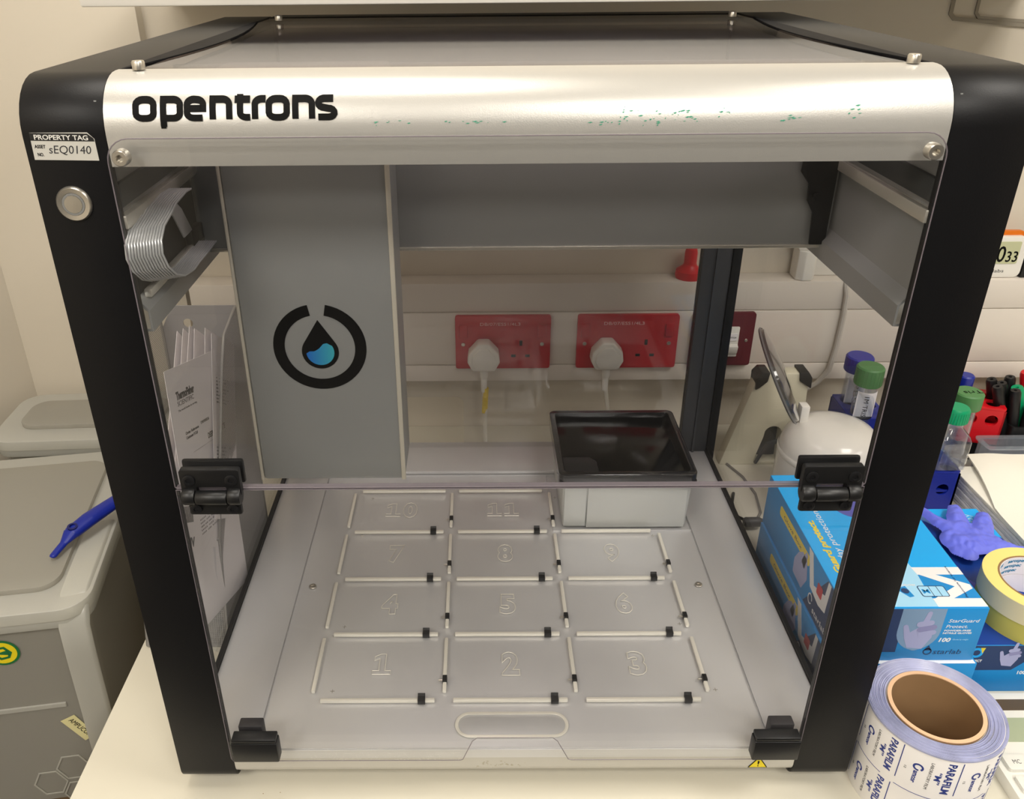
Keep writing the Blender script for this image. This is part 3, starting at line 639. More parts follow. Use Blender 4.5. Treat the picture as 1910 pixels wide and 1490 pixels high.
# ================================================================== glove boxes
def rr_clip(x0, x1, y0, y1, r, n=6): return rrect(x0, x1, y0, y1, r, n)
def hand_print(fn, parent, ox, oy, s, flip=1):
    def caps(a, b, r0, r1):
        a = Vector(a); b = Vector(b); d = (b-a).normalized(); n = Vector((-d.y, d.x)); A = math.atan2(n.y, n.x)
        p = [tuple(a+Vector((math.cos(A+math.pi*k/5), math.sin(A+math.pi*k/5)))*r0) for k in range(6)]
        q = [tuple(b+Vector((math.cos(A+math.pi+math.pi*k/5), math.sin(A+math.pi+math.pi*k/5)))*r1) for k in range(6)]
        return p+q
    T = lambda P: [(ox+x*s*flip, oy+y*s) for x, y in P]
    base = [([(-8, -20), (8, -22), (15, -6), (14, 6), (4, 12), (-8, 2), (-14, -6)], [])]
    f1_ = 0; f1 = [(caps((-10, -6), (-15, 9), 3.6, 2.6), []), (caps((3, 6), (6, 27), 3.6, 2.5), [])]
    f2 = [(caps((-1, 12), (10, 14), 3.6, 3.4), []), (caps((1, 5), (14, 8), 3.6, 3.4), []), (caps((3, -2), (15, 1), 3.4, 3.2), [])]
    h = decal('hand_print', [(T(a), []) for a, _ in base], fn, LAV, parent, .25, .32)
    decal('finger_print', [(T(a), []) for a, _ in f1], fn, LAV, parent, .34, .39)
    decal('finger_print', [(T(a), []) for a, _ in f2[::2]], fn, LAV, parent, .4, .5)
    decal('finger_print', [(T(a), []) for a, _ in f2[1::2]], fn, LAVD, parent, .45, .55)
def gbox(x0, x1, y0, y1, z0, z1, label, front=True, top=True, name='glove_box'):
    t = empty(name, (x0+x1)/2, (y0+y1)/2, z0, label, 'box', 'nitrile glove boxes')
    MB().box(x0, x1, y0, y1, z0, z1).build('carton', BOXB, t, bevel=.7)
    return t
# -- upper box of the near stack
x0, x1, y0, y1, z0, z1 = 334, 478, 43, 283, 8, 78
g1 = gbox(x0, x1, y0, y1, z0, z1, 'blue glove box on top of the stack beside the machine, M printed on its lid')
L = plane_fn((x0, y1, z0), (0, -1, 0), (0, 0, 1), (-1, 0, 0))      # left face: u towards the camera
F = plane_fn((x0, y0, z0), (1, 0, 0), (0, 0, 1), (0, -1, 0))
T_ = plane_fn((x0, y0, z1), (1, 0, 0), (0, 1, 0), (0, 0, 1))
def left_face(L, t, h, dim=1):
    decal('side_patch', [(rrect(48, 148, h-24, h-11, 4), [])], L, BOXY, t, .05, .2)
    text('patch_print', 'Glove Box', L, GREYINK, t, w=60, h=4.5, org=(62, h-20), w0=.2, w1=.3)
    decal('side_dark_panel', [([(150, 2), (238, 2), (238, h-2), (196, h-2)], [])], L, BOXDK, t, .03, .1)
    decal('side_white_mark', [([(140, h-1), (152, h-1), (168, h-32), (196, h-22), (198, h-2), (205, h-2), (203, h-40), (186, h-44), (160, h-40)], [])], L, BOXW, t, .2, .3)
    decal('side_red_mark', [(rrect(176, 190, h-34, h-20, 2), [])], L, BOXR, t, .3, .4)
    decal('side_hand', [([(112, h-58), (140, h-60), (150, h-40), (142, h-20), (128, h-18), (118, h-26), (110, h-40)], []), ([(128, h-30), (136, h-12), (142, h-14), (138, h-34)], [])], L, LAV, t, .2, .3)
    decal('drop_mark', [stroke([(166+5*math.cos(a/3), h-52+6*math.sin(a/3)) for a in range(0, 18)], 1.4)], L, BOXW, t, .3, .4)
    text('maker_lettering', 'starlab', L, BOXW, t, w=38, h=7, org=(176, h-62), w0=.3, w1=.4)
left_face(L, g1, 70)
# front face
decal('front_dark_corner', [([(0, 12), (62, 12), (62, 70), (0, 70)], [])], F, BOXDK, g1, .05, .1)
decal('front_hand_panel', [(rrect(58, 102, 14, 70, (26, 26, 0, 0), 8), [])], F, BOXGR, g1, .1, .2)
hand_print(F, g1, 80, 38, .98)
text('front_title', 'StarGuard', F, BOXW, g1, w=31, h=4.2, org=(107, 52), w0=.1, w1=.2, shear=.2)
text('front_title', 'Protect.', F, BOXW, g1, w=22, h=4.2, org=(106, 44.5), w0=.1, w1=.2, shear=.2)
text('front_subtitle', 'POWDER-FREE', F, BOXW, g1, w=27, h=2, org=(105.5, 40), w0=.1, w1=.2, bold=.03)
text('front_subtitle', 'NITRILE GLOVES', F, BOXW, g1, w=29, h=2, org=(105, 36.6), w0=.1, w1=.2, bold=.03)
text('front_count', '100', F, BOXW, g1, w=12, h=5, org=(103, 26), w0=.1, w1=.2, bold=.03, shear=.2)
text('front_count_note', 'Gloves by weight', F, BOXLT, g1, w=16, h=1.8, org=(117, 28), w0=.1, w1=.2)
text('front_maker', 'starlab', F, BOXDK, g1, w=29, h=6.2, org=(101, 9), w0=.1, w1=.2, shear=.15)
decal('front_drop_mark', [stroke(circ(95, 12.5, 4, 14), 1.3, True), ([(91, 14), (95, 21), (99, 14)], [(circ(95, 14, 2, 8))][0:0])], F, BOXDK, g1, .1, .2)
# top face
decal('top_bright_panel', [([(0.5, 2), (0.5, 239), (143, 239), (143, 2)], [])], T_, BOXSKY, g1, .05, .1)
decal('top_light_band', [([(48, 3), (94, 3), (93.7, 31.7), (95.5, 51.5), (93.5, 72.8), (70, 100), (48, 100)], [])], T_, BOXLT, g1, .1, .2)
decal('top_blue_ground', [([(95.5, 51), (94, 15), (143.5, 15), (143.5, 51)], [])], T_, BOXB, g1, .1, .18)
decal('top_white_bar', [([(93.7, 62.8), (143.6, 62.8), (143.6, 51), (95.2, 51)], [])], T_, BOXW, g1, .2, .3)
decal('top_white_bar', [([(94, 14.8), (143.6, 14.8), (143.6, 2.6), (94, 2.6)], [])], T_, BOXW, g1, .2, .3)
decal('top_white_chevron', [([(96, 51.5), (113, 51.5), (142, 35.5), (142, 29.5), (115, 14.5), (96, 14.5), (125, 32.5)], [])], T_, BOXW, g1, .32, .36)
decal('top_drop_badge', [([(63, 29), (74, 33.5), (77, 18), (72, 16.5)], [])], T_, BOXB, g1, .3, .4)
decal('top_drop_core', [(circ(71, 26, 4, 12), [])], T_, BOXDK, g1, .4, .5)
decal('top_yellow_corner', [([(62, 31), (68, 34), (66, 27)], [])], T_, BOXY, g1, .4, .5)
Tm = plane_fn((x0, y0, z1), (-1, 0, 0), (0, -1, 0), (0, 0, 1))
decal('size_badge', [stroke(rrect(86, 113, 17.5, 33, 2), .8, True), ([(97, 17.5), (97.6, 17.5), (97.6, 33), (97, 33)], []), ([(105, 17.5), (105.6, 17.5), (105.6, 33), (105, 33)], [])], T_, BOXDK, g1, .5, .6)
decal('size_badge_ground', [(rrect(86, 113, 17.5, 33, 2), [])], T_, BOXLT, g1, .38, .46)
text('size_letter', 'M', Tm, BOXB, g1, w=7, h=6, org=(-95.5, -28), w0=.5, w1=.6, bold=.02)
text('protect_lettering', 'PROTECT', Tm, BOXW, g1, w=15, h=2.2, org=(-85, -36), w0=.35, w1=.45, bold=.03)
D_ = plane_fn((x0+100, y0+64, z1), (.62, -.78, 0), (.78, .62, 0), (0, 0, 1))
text('tagline_lettering', 'Passionate for science', plane_fn((x0+131, y0+16, z1), (0, 1, 0), (-1, 0, 0), (0, 0, 1)), BOXDK, g1, w=48, h=2.2, w0=.5, w1=.6)
N_ = plane_fn((x0, y0, z1), (0, 1, 0), (-1, 0, 0), (0, 0, 1))
text('lid_title', 'StarGuard protect.', N_, BOXY, g1, w=118, h=7.5, org=(28, -19), w0=.2, w1=.3, bold=.04, shear=.15)
text('lid_subtitle', 'Everyday protection', N_, BOXW, g1, w=122, h=7.5, org=(42, -31), w0=.2, w1=.3, shear=.1)
decal('opening', [(rrect(52, 104, 150, 232, 24, 8), [])], T_, mat('box_opening_violet', (84, 84, 176), .7), g1, .2, .3)
# -- lower box
z0b, z1b = -56, 7.5
g2 = gbox(x0-2, x1+4, y0-4, y1-2, z0b, z1b, 'blue glove box at the bottom of the stack beside the machine')
left_face(plane_fn((x0-2, y1-2, z0b), (0, -1, 0), (0, 0, 1), (-1, 0, 0)), g2, 63.5)
T2 = plane_fn((x0-2, y0-4, z1b), (1, 0, 0), (0, 1, 0), (0, 0, 1))
decal('white_lid_edge', [([(0, 0), (148, 0), (148, 5), (0, 5)], [])], T2, BOXW, g2, .05, .2)
# -- box to the right with the tape on it
x0, x1, y0, y1, z0, z1 = 487, 618, 60, 302, -56, 11
g3 = gbox(x0, x1, y0, y1, z0, z1, 'dark blue glove box under the masking tape rolls')
F = plane_fn((x0, y0, z0), (1, 0, 0), (0, 0, 1), (0, -1, 0)); T_ = plane_fn((x0, y0, z1), (1, 0, 0), (0, 1, 0), (0, 0, 1))
decal('front_dark_panel', [([(0, 32), (50, 32), (62, 44), (64, 67), (0, 67)], [])], F, BOXDK, g3, .05, .1)
decal('front_badge', [stroke(circ(7, 57, 5.5, 16), 3, True)], F, BOXSKY, g3, .1, .2)
decal('front_badge_corner', [([(10, 64), (15, 64), (13, 56)], [])], F, BOXY, g3, .2, .3)
text('front_lettering', 'PROTECT', F, BOXW, g3, w=17, h=3.2, org=(-1.5, 44), w0=.2, w1=.3, bold=.03)
hand_print(F, g3, 43, 52, .66)
text('front_count', '100', F, BOXW, g3, w=9, h=4.5, org=(58, 26), w0=.1, w1=.2, bold=.03)
decal('top_dark_panel', [([(0.5, 1), (131, 1), (131, 180), (0.5, 236)], [])], T_, mat('box_deep_blue_print', (24, 64, 150), .45), g3, .05, .1)
decal('top_blue_panel', [([(.5, 237), (131, 181), (131, 241), (.5, 241)], [])], T_, BOXSKY, g3, .05, .15)
decal('top_light_panel', [([(30, 241), (62, 241), (90, 205), (60, 205)], [])], T_, BOXLT, g3, .15, .25)
text('lid_lettering', 'Everyday', plane_fn((x1-16, y1-70, z1), (0, 1, 0), (-1, 0, 0), (0, 0, 1)), BOXLT, g3, w=58, h=9, w0=.25, w1=.35)

# ---- crumpled nitrile glove
def cap_sdf(p, a, b, ra, rb):
    a = Vector(a); b = Vector(b); ab = b-a; t = max(0, min(1, (p-a).dot(ab)/ab.length_squared)); return (p-a-ab*t).length-(ra+(rb-ra)*t)
def glove(name, segs, x0, x1, y0, y1, base, label, m, st=2.2, parent=None, seed=0):
    nx = int((x1-x0)/st); ny = int((y1-y0)/st); P = {}; b = MB()
    top = {}; bot = {}
    def sdf(x, y):
        p = Vector((x, y)); return min(cap_sdf(p, *s) for s in segs)
    D = [[sdf(x0+i*st, y0+j*st) for j in range(ny+1)] for i in range(nx+1)]
    vs = []; idx = {}
    for i in range(nx+1):
        for j in range(ny+1):
            if D[i][j] < st*.9:
                x, y = x0+i*st, y0+j*st; d = D[i][j]
                if d > 0:   # pull the rim onto the outline
                    e = .5; gx = (sdf(x+e, y)-sdf(x-e, y))/(2*e); gy = (sdf(x, y+e)-sdf(x, y-e))/(2*e); x -= gx*d; y -= gy*d; d = 0
                thick = 5.5*(1-math.exp(d/6))
                w = noise.noise(Vector((x*.045, y*.045, 3+seed)))*3.5+abs(noise.noise(Vector((x*.09, y*.07, 9+seed))))*3.5+noise.noise(Vector((x*.22, y*.16, 5+seed)))*1.4
                z = base(x, y)+2.2+max(0, w+2)*min(1, .25-d/10)
                idx[i, j] = len(vs); vs.append((x, y, z+thick)); vs.append((x, y, z-.6 if d < 0 else z))
    fs = []
    for i in range(nx):
        for j in range(ny):
            q = [(i, j), (i+1, j), (i+1, j+1), (i, j+1)]
            if all(k in idx for k in q):
                a = [idx[k] for k in q]; fs.append(tuple(a)); fs.append(tuple(k+1 for k in reversed(a)))
    b.add(vs, fs)
    o = b.build(name, m, parent, smooth=180)
    if label: tag(o, label, 'glove')
    return o
def gbase(x, y):
    if x < 480: return 78.4-max(0, (x-462))*.0
    return 11.5+max(0, 67*math.exp(-(x-480)/14))
glove('nitrile_glove', [((556, 222), (584, 222), 24, 24), ((560, 240), (548, 258), 15, 11), ((548, 258), (538, 287), 10, 6), ((566, 240), (574, 268), 15, 13), ((574, 268), (581, 287), 13, 9), ((590, 238), (602, 258), 13, 12), ((602, 258), (611, 274), 12, 9), ((556, 210), (600, 212), 16, 12), ((600, 212), (628, 204), 11, 6), ((548, 205), (552, 196), 14, 10)],
      505, 645, 175, 305, lambda x, y: 15+4*math.exp(-((x-568)/30)**2), 'crumpled violet-blue nitrile glove lying behind the masking tape', NITRILE, st=1.8)
glove('nitrile_glove', [((520, 150), (535, 128), 16, 14), ((535, 128), (512, 110), 9, 7)], 495, 560, 95, 172, lambda x, y: 12, 'folded violet glove tucked under the spread glove by the tape', mat('deep_violet_nitrile', (66, 72, 190), .5, bump=.25, bscale=160), seed=4)

# ================================================================== tape rolls
TC = (572, 106)
def tape(z0, z1, mtop, mside, label, tx, r=56, inner=39):
    t = empty('masking_tape_roll', TC[0]+tx, TC[1], z0, label, 'tape', 'masking tape rolls')
    MB().lathe([(inner+2, z0), (r, z0), (r, z1), (inner+2, z1), (inner+2, z0)], (TC[0]+tx, TC[1], 0), (0, 0, 1), 64, cap=False).build('wound_tape', mside, t, smooth=30)
    MB().lathe([(inner+2, z1), (r-.2, z1), (r-.2, z1+.3), (inner+2, z1+.3), (inner+2, z1)], (TC[0]+tx, TC[1], 0), (0, 0, 1), 64, cap=False).build('tape_edge', mtop, t, smooth=30)
    MB().lathe([(inner, z0), (inner+1.9, z0), (inner+1.9, z1+.5), (inner, z1+.5), (inner, z0)], (TC[0]+tx, TC[1], 0), (0, 0, 1), 64, cap=False).build('cardboard_core', KRAFT, t, smooth=30)
    MB().lathe([(inner-.6, z0+.2), (inner-.1, z0+.2), (inner-.1, z1), (inner-.6, z1), (inner-.6, z0+.2)], (TC[0]+tx, TC[1], 0), (0, 0, 1), 64, cap=False).build('core_liner', PAPER, t, smooth=30)
    return t
tape(11.2, 35, OTAPE, OTAPE, 'olive masking tape roll, lower of the two stacked rolls', 1.5)
tp = tape(35.4, 59, YTAPE, YTAPES, 'pale yellow masking tape roll on top of the olive roll', 0)
inn = lambda u, v, w: (TC[0]+(38.3-w)*math.cos(u), TC[1]+(38.3-w)*math.sin(u), 36+v)
for k, (a, z) in enumerate(((2.75, 17), (2.85, 10.5), (2.95, 4), (1.95, 17), (2.05, 10.5), (2.15, 4))):
    f = lambda u, v, w, a=a: inn(a-u/38.3, v, w)
    text('core_lettering', 'aerospec', f, mat('teal_print', (40, 130, 170), .5), tp, w=22, h=4.2, org=(0, z), w0=0, w1=.2, shear=.3, bold=.02)

# ================================================================== laboratory film roll
FX, FY, FR, FI, FZ0, FZ1 = 387, -50, 58.5, 41, -56, 46
t = empty('laboratory_film_roll', FX, FY, FZ0, 'upright roll of printed laboratory film at the front right corner', 'roll')
MB().lathe([(FI, FZ1-2), (FR-1.5, FZ1), (FR, FZ1-1.5), (FR, FZ0), (FI, FZ0)], (FX, FY, 0), (0, 0, 1), 96, cap=False).build('film_backing', FILMSIDE, t, smooth=50)
ml = MB()
for k in range(15):
    r = FI+1.4+k*1.1; z = FZ1+.25*math.sin(k*2.1)+.3*(k/15)
    ml.lathe([(r, z-2), (r, z), (r+.7, z+.45), (r+1.1, z-.1), (r+1.1, z-2)], (FX+.25*math.sin(k*1.7), FY+.25*math.cos(k*2.3), 0), (0, 0, 1), 96, cap=False)
o = ml.build('wound_layers', FILMTOP, t, smooth=60)
MB().lathe([(FI-3.2, FZ0), (FI, FZ0), (FI, FZ1+1), (FI-3.2, FZ1+1), (FI-3.2, FZ0)], (FX, FY, 0), (0, 0, 1), 96, cap=False).build('cardboard_core', KRAFT, t, smooth=30)
MB().lathe([(FI-3.3, FZ1+.6), (FI+.2, FZ1+.6), (FI+.2, FZ1+1.5), (FI-3.3, FZ1+1.5), (FI-3.3, FZ1+.6)], (FX, FY, 0), (0, 0, 1), 96, cap=False).build('core_rim', KRAFTE, t, smooth=30)
MB().tube([(FX+(FI-3.3)*math.cos(a), FY+(FI-3.3)*math.sin(a), FZ1-12-(a-2.9)*-38) for a in [2.9-k*.1 for k in range(20)]], .35, 5).build('core_seam', mat('dark_seam', (70, 48, 28), .8), t)
# printed side: u is arc length from the -y direction (mm), letters run downwards
def film(u, v, w):      # u runs down the roll, v around it (towards the left seen from outside)
    a = -math.pi/2+v/FR; return (FX+(FR+w)*math.cos(a), FY+(FR+w)*math.sin(a), FZ1-u)
for k in range(-1, 4):
    for row in range(2):
        B = -2.4-48*k-2*row; d = 51*row
        text('brand_lettering', 'PARAFILM', film, FILMINK, t, w=38, h=6.2, org=(d+6, B-11.8), w0=.05, w1=.2, bold=.03)
        text('grade_lettering', '“M”', film, FILMINK, t, w=15, h=5, org=(d+19, B-19.6), w0=.05, w1=.2, bold=.02)
        text('film_lettering', 'LABORATORY FILM', film, GREYINK, t, w=33, h=2.6, org=(d+10, B-25), w0=.05, w1=.2)
        text('maker_lettering', 'amcor', film, FILMINK, t, w=15, h=4, org=(d+26, B-36), w0=.05, w1=.2, bold=.03)
        decal('maker_mark', [stroke([(d+21+3.4*math.cos(a/4), B-33.5+3.6*math.sin(a/4)) for a in range(3, 27)], 1.7)], film, FILMINK, t, .05, .2)
        decal('grid_line', [([(d+4, B-.8), (d+45, B-.8), (d+45, B), (d+4, B)], [])], film, FILMINK, t, .05, .2)
        text('sheet_number', '12', film, GREYINK, t, w=3, h=1.8, org=(d+26, B-44), w0=.05, w1=.2)
    decal('grid_line', [([(53, -2.4-48*k+q*7), (53.6, -2.4-48*k+q*7), (53.6, -2.4-48*k+(q+1)*7), (53, -2.4-48*k+(q+1)*7)], []) for q in range(5)], film, FILMINK, t, .05, .2)

# ================================================================== calculator
cal = empty('calculator', 560, -40, -56, 'white desk calculator cut by the right edge of the picture', 'calculator')
CA = .0
def crot(v): return v
MB().prism(rrect(472, 630, -200, 45, 7), [], -56, -42, 'z').build('case', CALC, cal, bevel=2)
MB().box(484, 622, 22, 36, -42.2, -41.4).build('solar_panel', SOLAR, cal)
MB().prism(rrect(478, 624, -17, 12, 2), [], -42.2, -41.2, 'z').build('display', LCD, cal)
keyn = [['MC', 'MR', 'M-', 'M+', 'OFF'], ['+/-', '7', '8', '9', '%'], ['CE', '4', '5', '6', 'x'], ['C', '1', '2', '3', '-']]
for r in range(4):
    for c in range(5):
        kx = 478+c*29; ky = -52-r*24
        kk = MB().prism(rrect(kx, kx+24, ky, ky+18, 3), [], -42, -37.5, 'z').build('key', CALCK, cal, bevel=1.4)
        text('key_legend', keyn[r][c], plane_fn((0, 0, -37.5), (1, 0, 0), (0, 1, 0)), GREYINK, kk, w=3.2*len(keyn[r][c])+1, h=4.6, org=(kx+7, ky+6.5), w0=0, w1=.15)

# ================================================================== tissue stack, racks, bottles, pens
ts = empty('paper_towel_stack', 730, 330, -56, 'tall stack of folded white paper towels behind the tape', 'paper towels')
fs_ = [(661, 426), (668, 205), (880, 215), (880, 438), (672, 438)]
for k in range(11):
    j = 1.2*math.sin(k*2.3)
    z = -56+k*4.05; q = MB().prism([(x+j+(0 if i else -j*.3), y+j*.6) for i, (x, y) in enumerate(fs_)], [], z, z+3.7, 'z').build('folded_layer', TISSUEB if k < 9 else TISSUE, ts, bevel=1.4)
q = MB()
n = 16
def tf_(x, y): return -10.5+3*math.sin(x*.02)*math.cos(y*.03)+2.5*noise.noise(Vector((x*.02, y*.02, 1)))
cor = [(633, 374), (700, 160), (900, 170), (900, 408), (655, 410)]
top = []; fs2 = []
for i in range(n+1):
    for j in range(n+1):
        s, u = i/n, j/n; L0 = Vector((694+(-24-12*u)*min(1, u*2), 462-262*u)); R0 = Vector((900, 462-262*u)); p = L0.lerp(R0, s)
        top.append((p.x, p.y, tf_(p.x, p.y)+3)); 
for i in range(n):
    for j in range(n): fs2.append((i*(n+1)+j, (i+1)*(n+1)+j, (i+1)*(n+1)+j+1, i*(n+1)+j+1))
m_ = len(top); q.add(top+[(x, y, z-2.4) for x, y, z in top], fs2+[tuple(k+m_ for k in reversed(f)) for f in fs2])
rim = [j for j in range(n+1)]+[i*(n+1)+n for i in range(1, n+1)]+[n*(n+1)+j for j in range(n-1, -1, -1)]+[i*(n+1) for i in range(n-1, 0, -1)]
q.add([top[k] for k in rim]+[(top[k][0], top[k][1], top[k][2]-2.4) for k in rim], [(k, (k+1) % len(rim), (k+1) % len(rim)+len(rim), k+len(rim)) for k in range(len(rim))])
q.build('top_towel', TISSUE, ts, smooth=60)
# blue rack in front (holds the square bottle and the green capped tube)
def rack(name, x0, x1, y0, y1, z0, z1, holes, m, label, rot=0, fronth=(), ridges=0):
    t = empty(name, (x0+x1)/2, (y0+y1)/2, z0, label, 'rack'); c = ((x0+x1)/2, (y0+y1)/2); ca, sa = math.cos(rot), math.sin(rot)
    R_ = lambda v: (c[0]+(v[0]-c[0])*ca-(v[1]-c[1])*sa, c[1]+(v[0]-c[0])*sa+(v[1]-c[1])*ca, v[2])
    H = [circ(hx, hy, hr, 20) for hx, hy, hr in holes]
    MB().prism(rrect(x0, x1, y0, y1, 4), H, z1-4, z1, 'z').map(R_).build('top_plate', m, t, bevel=.6)
    MB().prism(rrect(x0+1, x1-1, y0+1, y1-1, 4), H, (z0+z1)/2-2, (z0+z1)/2+2, 'z').map(R_).build('middle_plate', m, t)
    MB().box(x0, x1, y0, y1, z0, z0+3).map(R_).build('base_plate', m, t, bevel=.6)
    FH = [circ(hx, hz, hr, 16) for hx, hz, hr in fronth]
    MB().prism([(x0, z0), (x1, z0), (x1, z1-4), (x0, z1-4)], FH, y0, y0+3, 'y').map(R_).build('front_panel', m, t)
    MB().box(x0, x0+3, y0, y1, z0, z1-4).map(R_).build('end_panel', m, t); MB().box(x1-3, x1, y0, y1, z0, z1-4).map(R_).build('end_panel', m, t)
    MB().box(x0, x1, y1-3, y1, z0, z1-4).map(R_).build('rear_panel', m, t)
    return t
rack('tube_rack', 560, 645, 390, 476, -56, 10, [(590, 402, 11), (632, 402, 11), (590, 440, 14), (627, 450, 12)], BLUE, 'deep blue tube rack under the square water bottle', fronth=((585, -20, 9), (625, -20, 9)))
rack('tube_rack', 504, 560, 450, 525, -56, 62, [(525, 505, 15), (524, 468, 13), (548, 488, 7)], BLUE, 'blue tube rack seen through the side window holding two capped tubes', fronth=((512, 20, 10), (538, 20, 10), (525, -25, 12)))
def capped_tube(cx, cy, z0, zc, zt, rt, rc, mc, label, name='capped_tube', tl=None, ribs=True, cone=True, fill=None):
    t = empty(name, cx, cy, z0, label, 'tube')
    MB().lathe(([(2.5, z0), (rt*.55, z0+5)] if cone else [(rt*.9, z0), (rt, z0+2)])+[(rt, z0+14), (rt, zc+4), (rt-1.2, zc+4), (rt-1.2, z0+14), (1.5, z0+4)], (cx, cy, 0), (0, 0, 1), 28, cap=False).build('tube_body', CLEARP, t)
    if fill: MB().lathe([(1.5, z0+4.5), (rt-1.5, z0+14), (rt-1.5, z0+fill), (.01, z0+fill)], (cx, cy, 0), (0, 0, 1), 24, cap=False).build('liquid', WATER, t)
    n = 48; prof = [(rc-.6, zc), (rc, zc+1), (rc, zt-2), (rc-1.8, zt), (.01, zt)]
    MB().lathe([(rc-1.5, zc-.01)]+prof, (cx, cy, 0), (0, 0, 1), n, cap=False).build('screw_cap', mc, t)
    if ribs:
        b = MB()
        for k in range(24):
            a = 2*math.pi*k/24; b.tube([(cx+rc*math.cos(a), cy+rc*math.sin(a), zc+1), (cx+rc*math.cos(a), cy+rc*math.sin(a), zt-2)], .5, 4)
        b.build('cap_ribs', mc, t)
    if tl:
        f = lambda u, v, w: (cx+(rt+.2+w)*math.sin(u/rt), cy-(rt+.2+w)*math.cos(u/rt), v)
        b = MB(); b.prism([(-rt*1.1+2.2*rt*k/12, zc-50) for k in range(13)]+[(rt*1.1-2.2*rt*k/12, zc-8) for k in range(13)], [], .1, .4, fn=f); o = b.build('paper_label', PAPER, t, smooth=60)
        text('label_handwriting', tl, lambda u, v, w: f(v, zc-14-u, w), INK, t, w=32, h=6, org=(0, -6), w0=.5, w1=.6)
    return t
capped_tube(525, 505, -50, 112, 136, 15, 19, NAVYC, 'clear tube with navy blue cap, behind the green-capped tube by the side window', tl='PBS')
capped_tube(521, 461, -50, 113, 141, 15, 18.5, GREENC, 'clear tube with green cap and handwritten label, seen through the side window', tl='1M TRIS')
g = capped_tube(664, 452, -56, 80, 104, 15, 19.5, GREENC, 'clear tube with a green cap marked in black pen, right of the frame', fill=55, ribs=False)
text('cap_handwriting', 'Tris', plane_fn((680, 455, 104), (-1, -.1, 0), (.1, -1, 0), (0, 0, 1)), INK, g, w=26, h=8, w0=.1, w1=.3)
# square bottle
t = empty('square_bottle', 628, 412, 10, 'clear square bottle of water with a bright green ribbed cap', 'bottle')
sq = lambda s, r: rrect(628-s, 628+s, 412-s, 412+s, r, 4)
b = MB(); rings = []
for (s, r, z) in ((21, 6, 11), (22, 6, 13), (22, 6, 55), (20, 8, 62), (12, 9, 72), (12, 11, 77), (12, 11, 82)): rings.append([(x, y, z) for x, y in sq(s, r)])
nn = len(rings[0]); b.add([p for r_ in rings for p in r_], [(i*nn+k, i*nn+(k+1) % nn, (i+1)*nn+(k+1) % nn, (i+1)*nn+k) for i in range(len(rings)-1) for k in range(nn)]+[tuple(range(nn))[::-1]])
b.build('bottle_body', clear('clear_bottle_plastic', (248, 249, 251), 2.2, .04, .2), t)
MB().prism(sq(20.8, 5), [], 12, 38, 'z').build('water_fill', WATER, t)
MB().lathe([(15, 80), (16, 81), (16, 99), (14, 102), (.01, 102)], (628, 412, 0), (0, 0, 1), 40, cap=False).build('screw_cap', TEAL, t)
b = MB()
for k in range(30):
    a = 2*math.pi*k/30; b.tube([(628+16*math.cos(a), 412+16*math.sin(a), 81), (628+16*math.cos(a), 412+16*math.sin(a), 98)], .6, 4)
b.build('cap_ribs', TEAL, t)
capped_tube(697, 520, -56, 76, 96, 10, 11.5, BLUE, 'small bottle with royal blue cap behind the red rack', cone=False, ribs=False)
# red rack, turned
rack('tube_rack', 714, 776, 516, 580, -21, 41, [(729, 533, 9), (760, 533, 10), (729, 556, 9), (760, 556, 10)], REDR, 'red tube rack with round holes beside the pen holder', rot=math.radians(-14), fronth=((730, 20, 9), (759, 20, 9)))
st_ = MB().box(718, 772, 522, 574, -56, -21.5, rot=math.radians(-14)).build('black_riser_block', BPLAST, bevel=2); tag(st_, 'low dark block under the red tube rack', 'block')
# clear tray
t = empty('clear_tray', 790, 484, -56, 'clear plastic tray lid lying behind the paper towels', 'tray')
MB().prism(rrect(728, 900, 468, 500, 6), [rrect(732, 896, 472, 496, 4)], -55.8, -2, 'z').build('tray_wall', TRAYP, t)
MB().prism(rrect(724, 904, 464, 504, 8), [rrect(732, 896, 472, 496, 4)], -2, 0, 'z').build('tray_rim', TRAYP, t, bevel=.5)
MB().prism(rrect(732, 896, 472, 496, 6), [], -30, -28.5, 'z').build('tray_floor', TRAYP, t)
# pen pot with markers
ph = empty('pen_holder', 833, 542, -56, 'black pen holder at the right edge behind the tray', 'holder')
MB().prism(rrect(786, 880, 512, 572, 6), [rrect(790, 876, 516, 568, 4)], -56, 8, 'z').build('holder_wall', BPLAST, ph, bevel=1)
MB().box(788, 878, 514, 570, -56, -52).build('holder_floor', BPLAST, ph)
def marker(x, y, dx, dy, h, m, mc, label, r=7.5):
    t = empty('marker_pen', x, y, -52, label, 'pen', None)
    d = Vector((dx, dy, 1)).normalized(); p = Vector((x, y, -51))
    MB().lathe([(r*.8, 0), (r, 3), (r, h*.6)], p, d, 16).build('barrel', m, t)
    MB().lathe([(r+.5, h*.6), (r+.5, h-4), (r-1, h), (2.5, h), (2, h-3), (.01, h-3)], p, d, 16, cap=False).build('cap', mc, t)
    u = d.orthogonal().normalized(); q = p+u*(r+1.4)
    MB().tube([q+d*(h*.68), q+d*(h-5), p+u*(r-1)+d*(h-3)], 1.2, 6).build('clip', mc, t)
for i, (x, y, dx, dy, h) in enumerate(((800, 530, -.36, .02, 128), (803, 548, -.27, -.02, 124), (806, 526, -.2, .02, 118), (808, 556, -.16, 0, 126), (816, 524, -.1, -.06, 96), (801, 560, -.33, -.02, 126))):
    marker(x, y, dx, dy, h, BPLAST, BPLAST, ['black marker pen leaning furthest left in the pen holder', 'black marker pen second from left in the holder', 'short black marker pen at the front of the holder', 'black marker pen between the green pen and the others', 'lowest black marker pen with hollow cap end', 'black marker pen at the back of the holder'][i])
marker(830, 540, -.34, -.02, 122, TEAL, TEAL, 'green marker pen standing in the pen holder', 9)
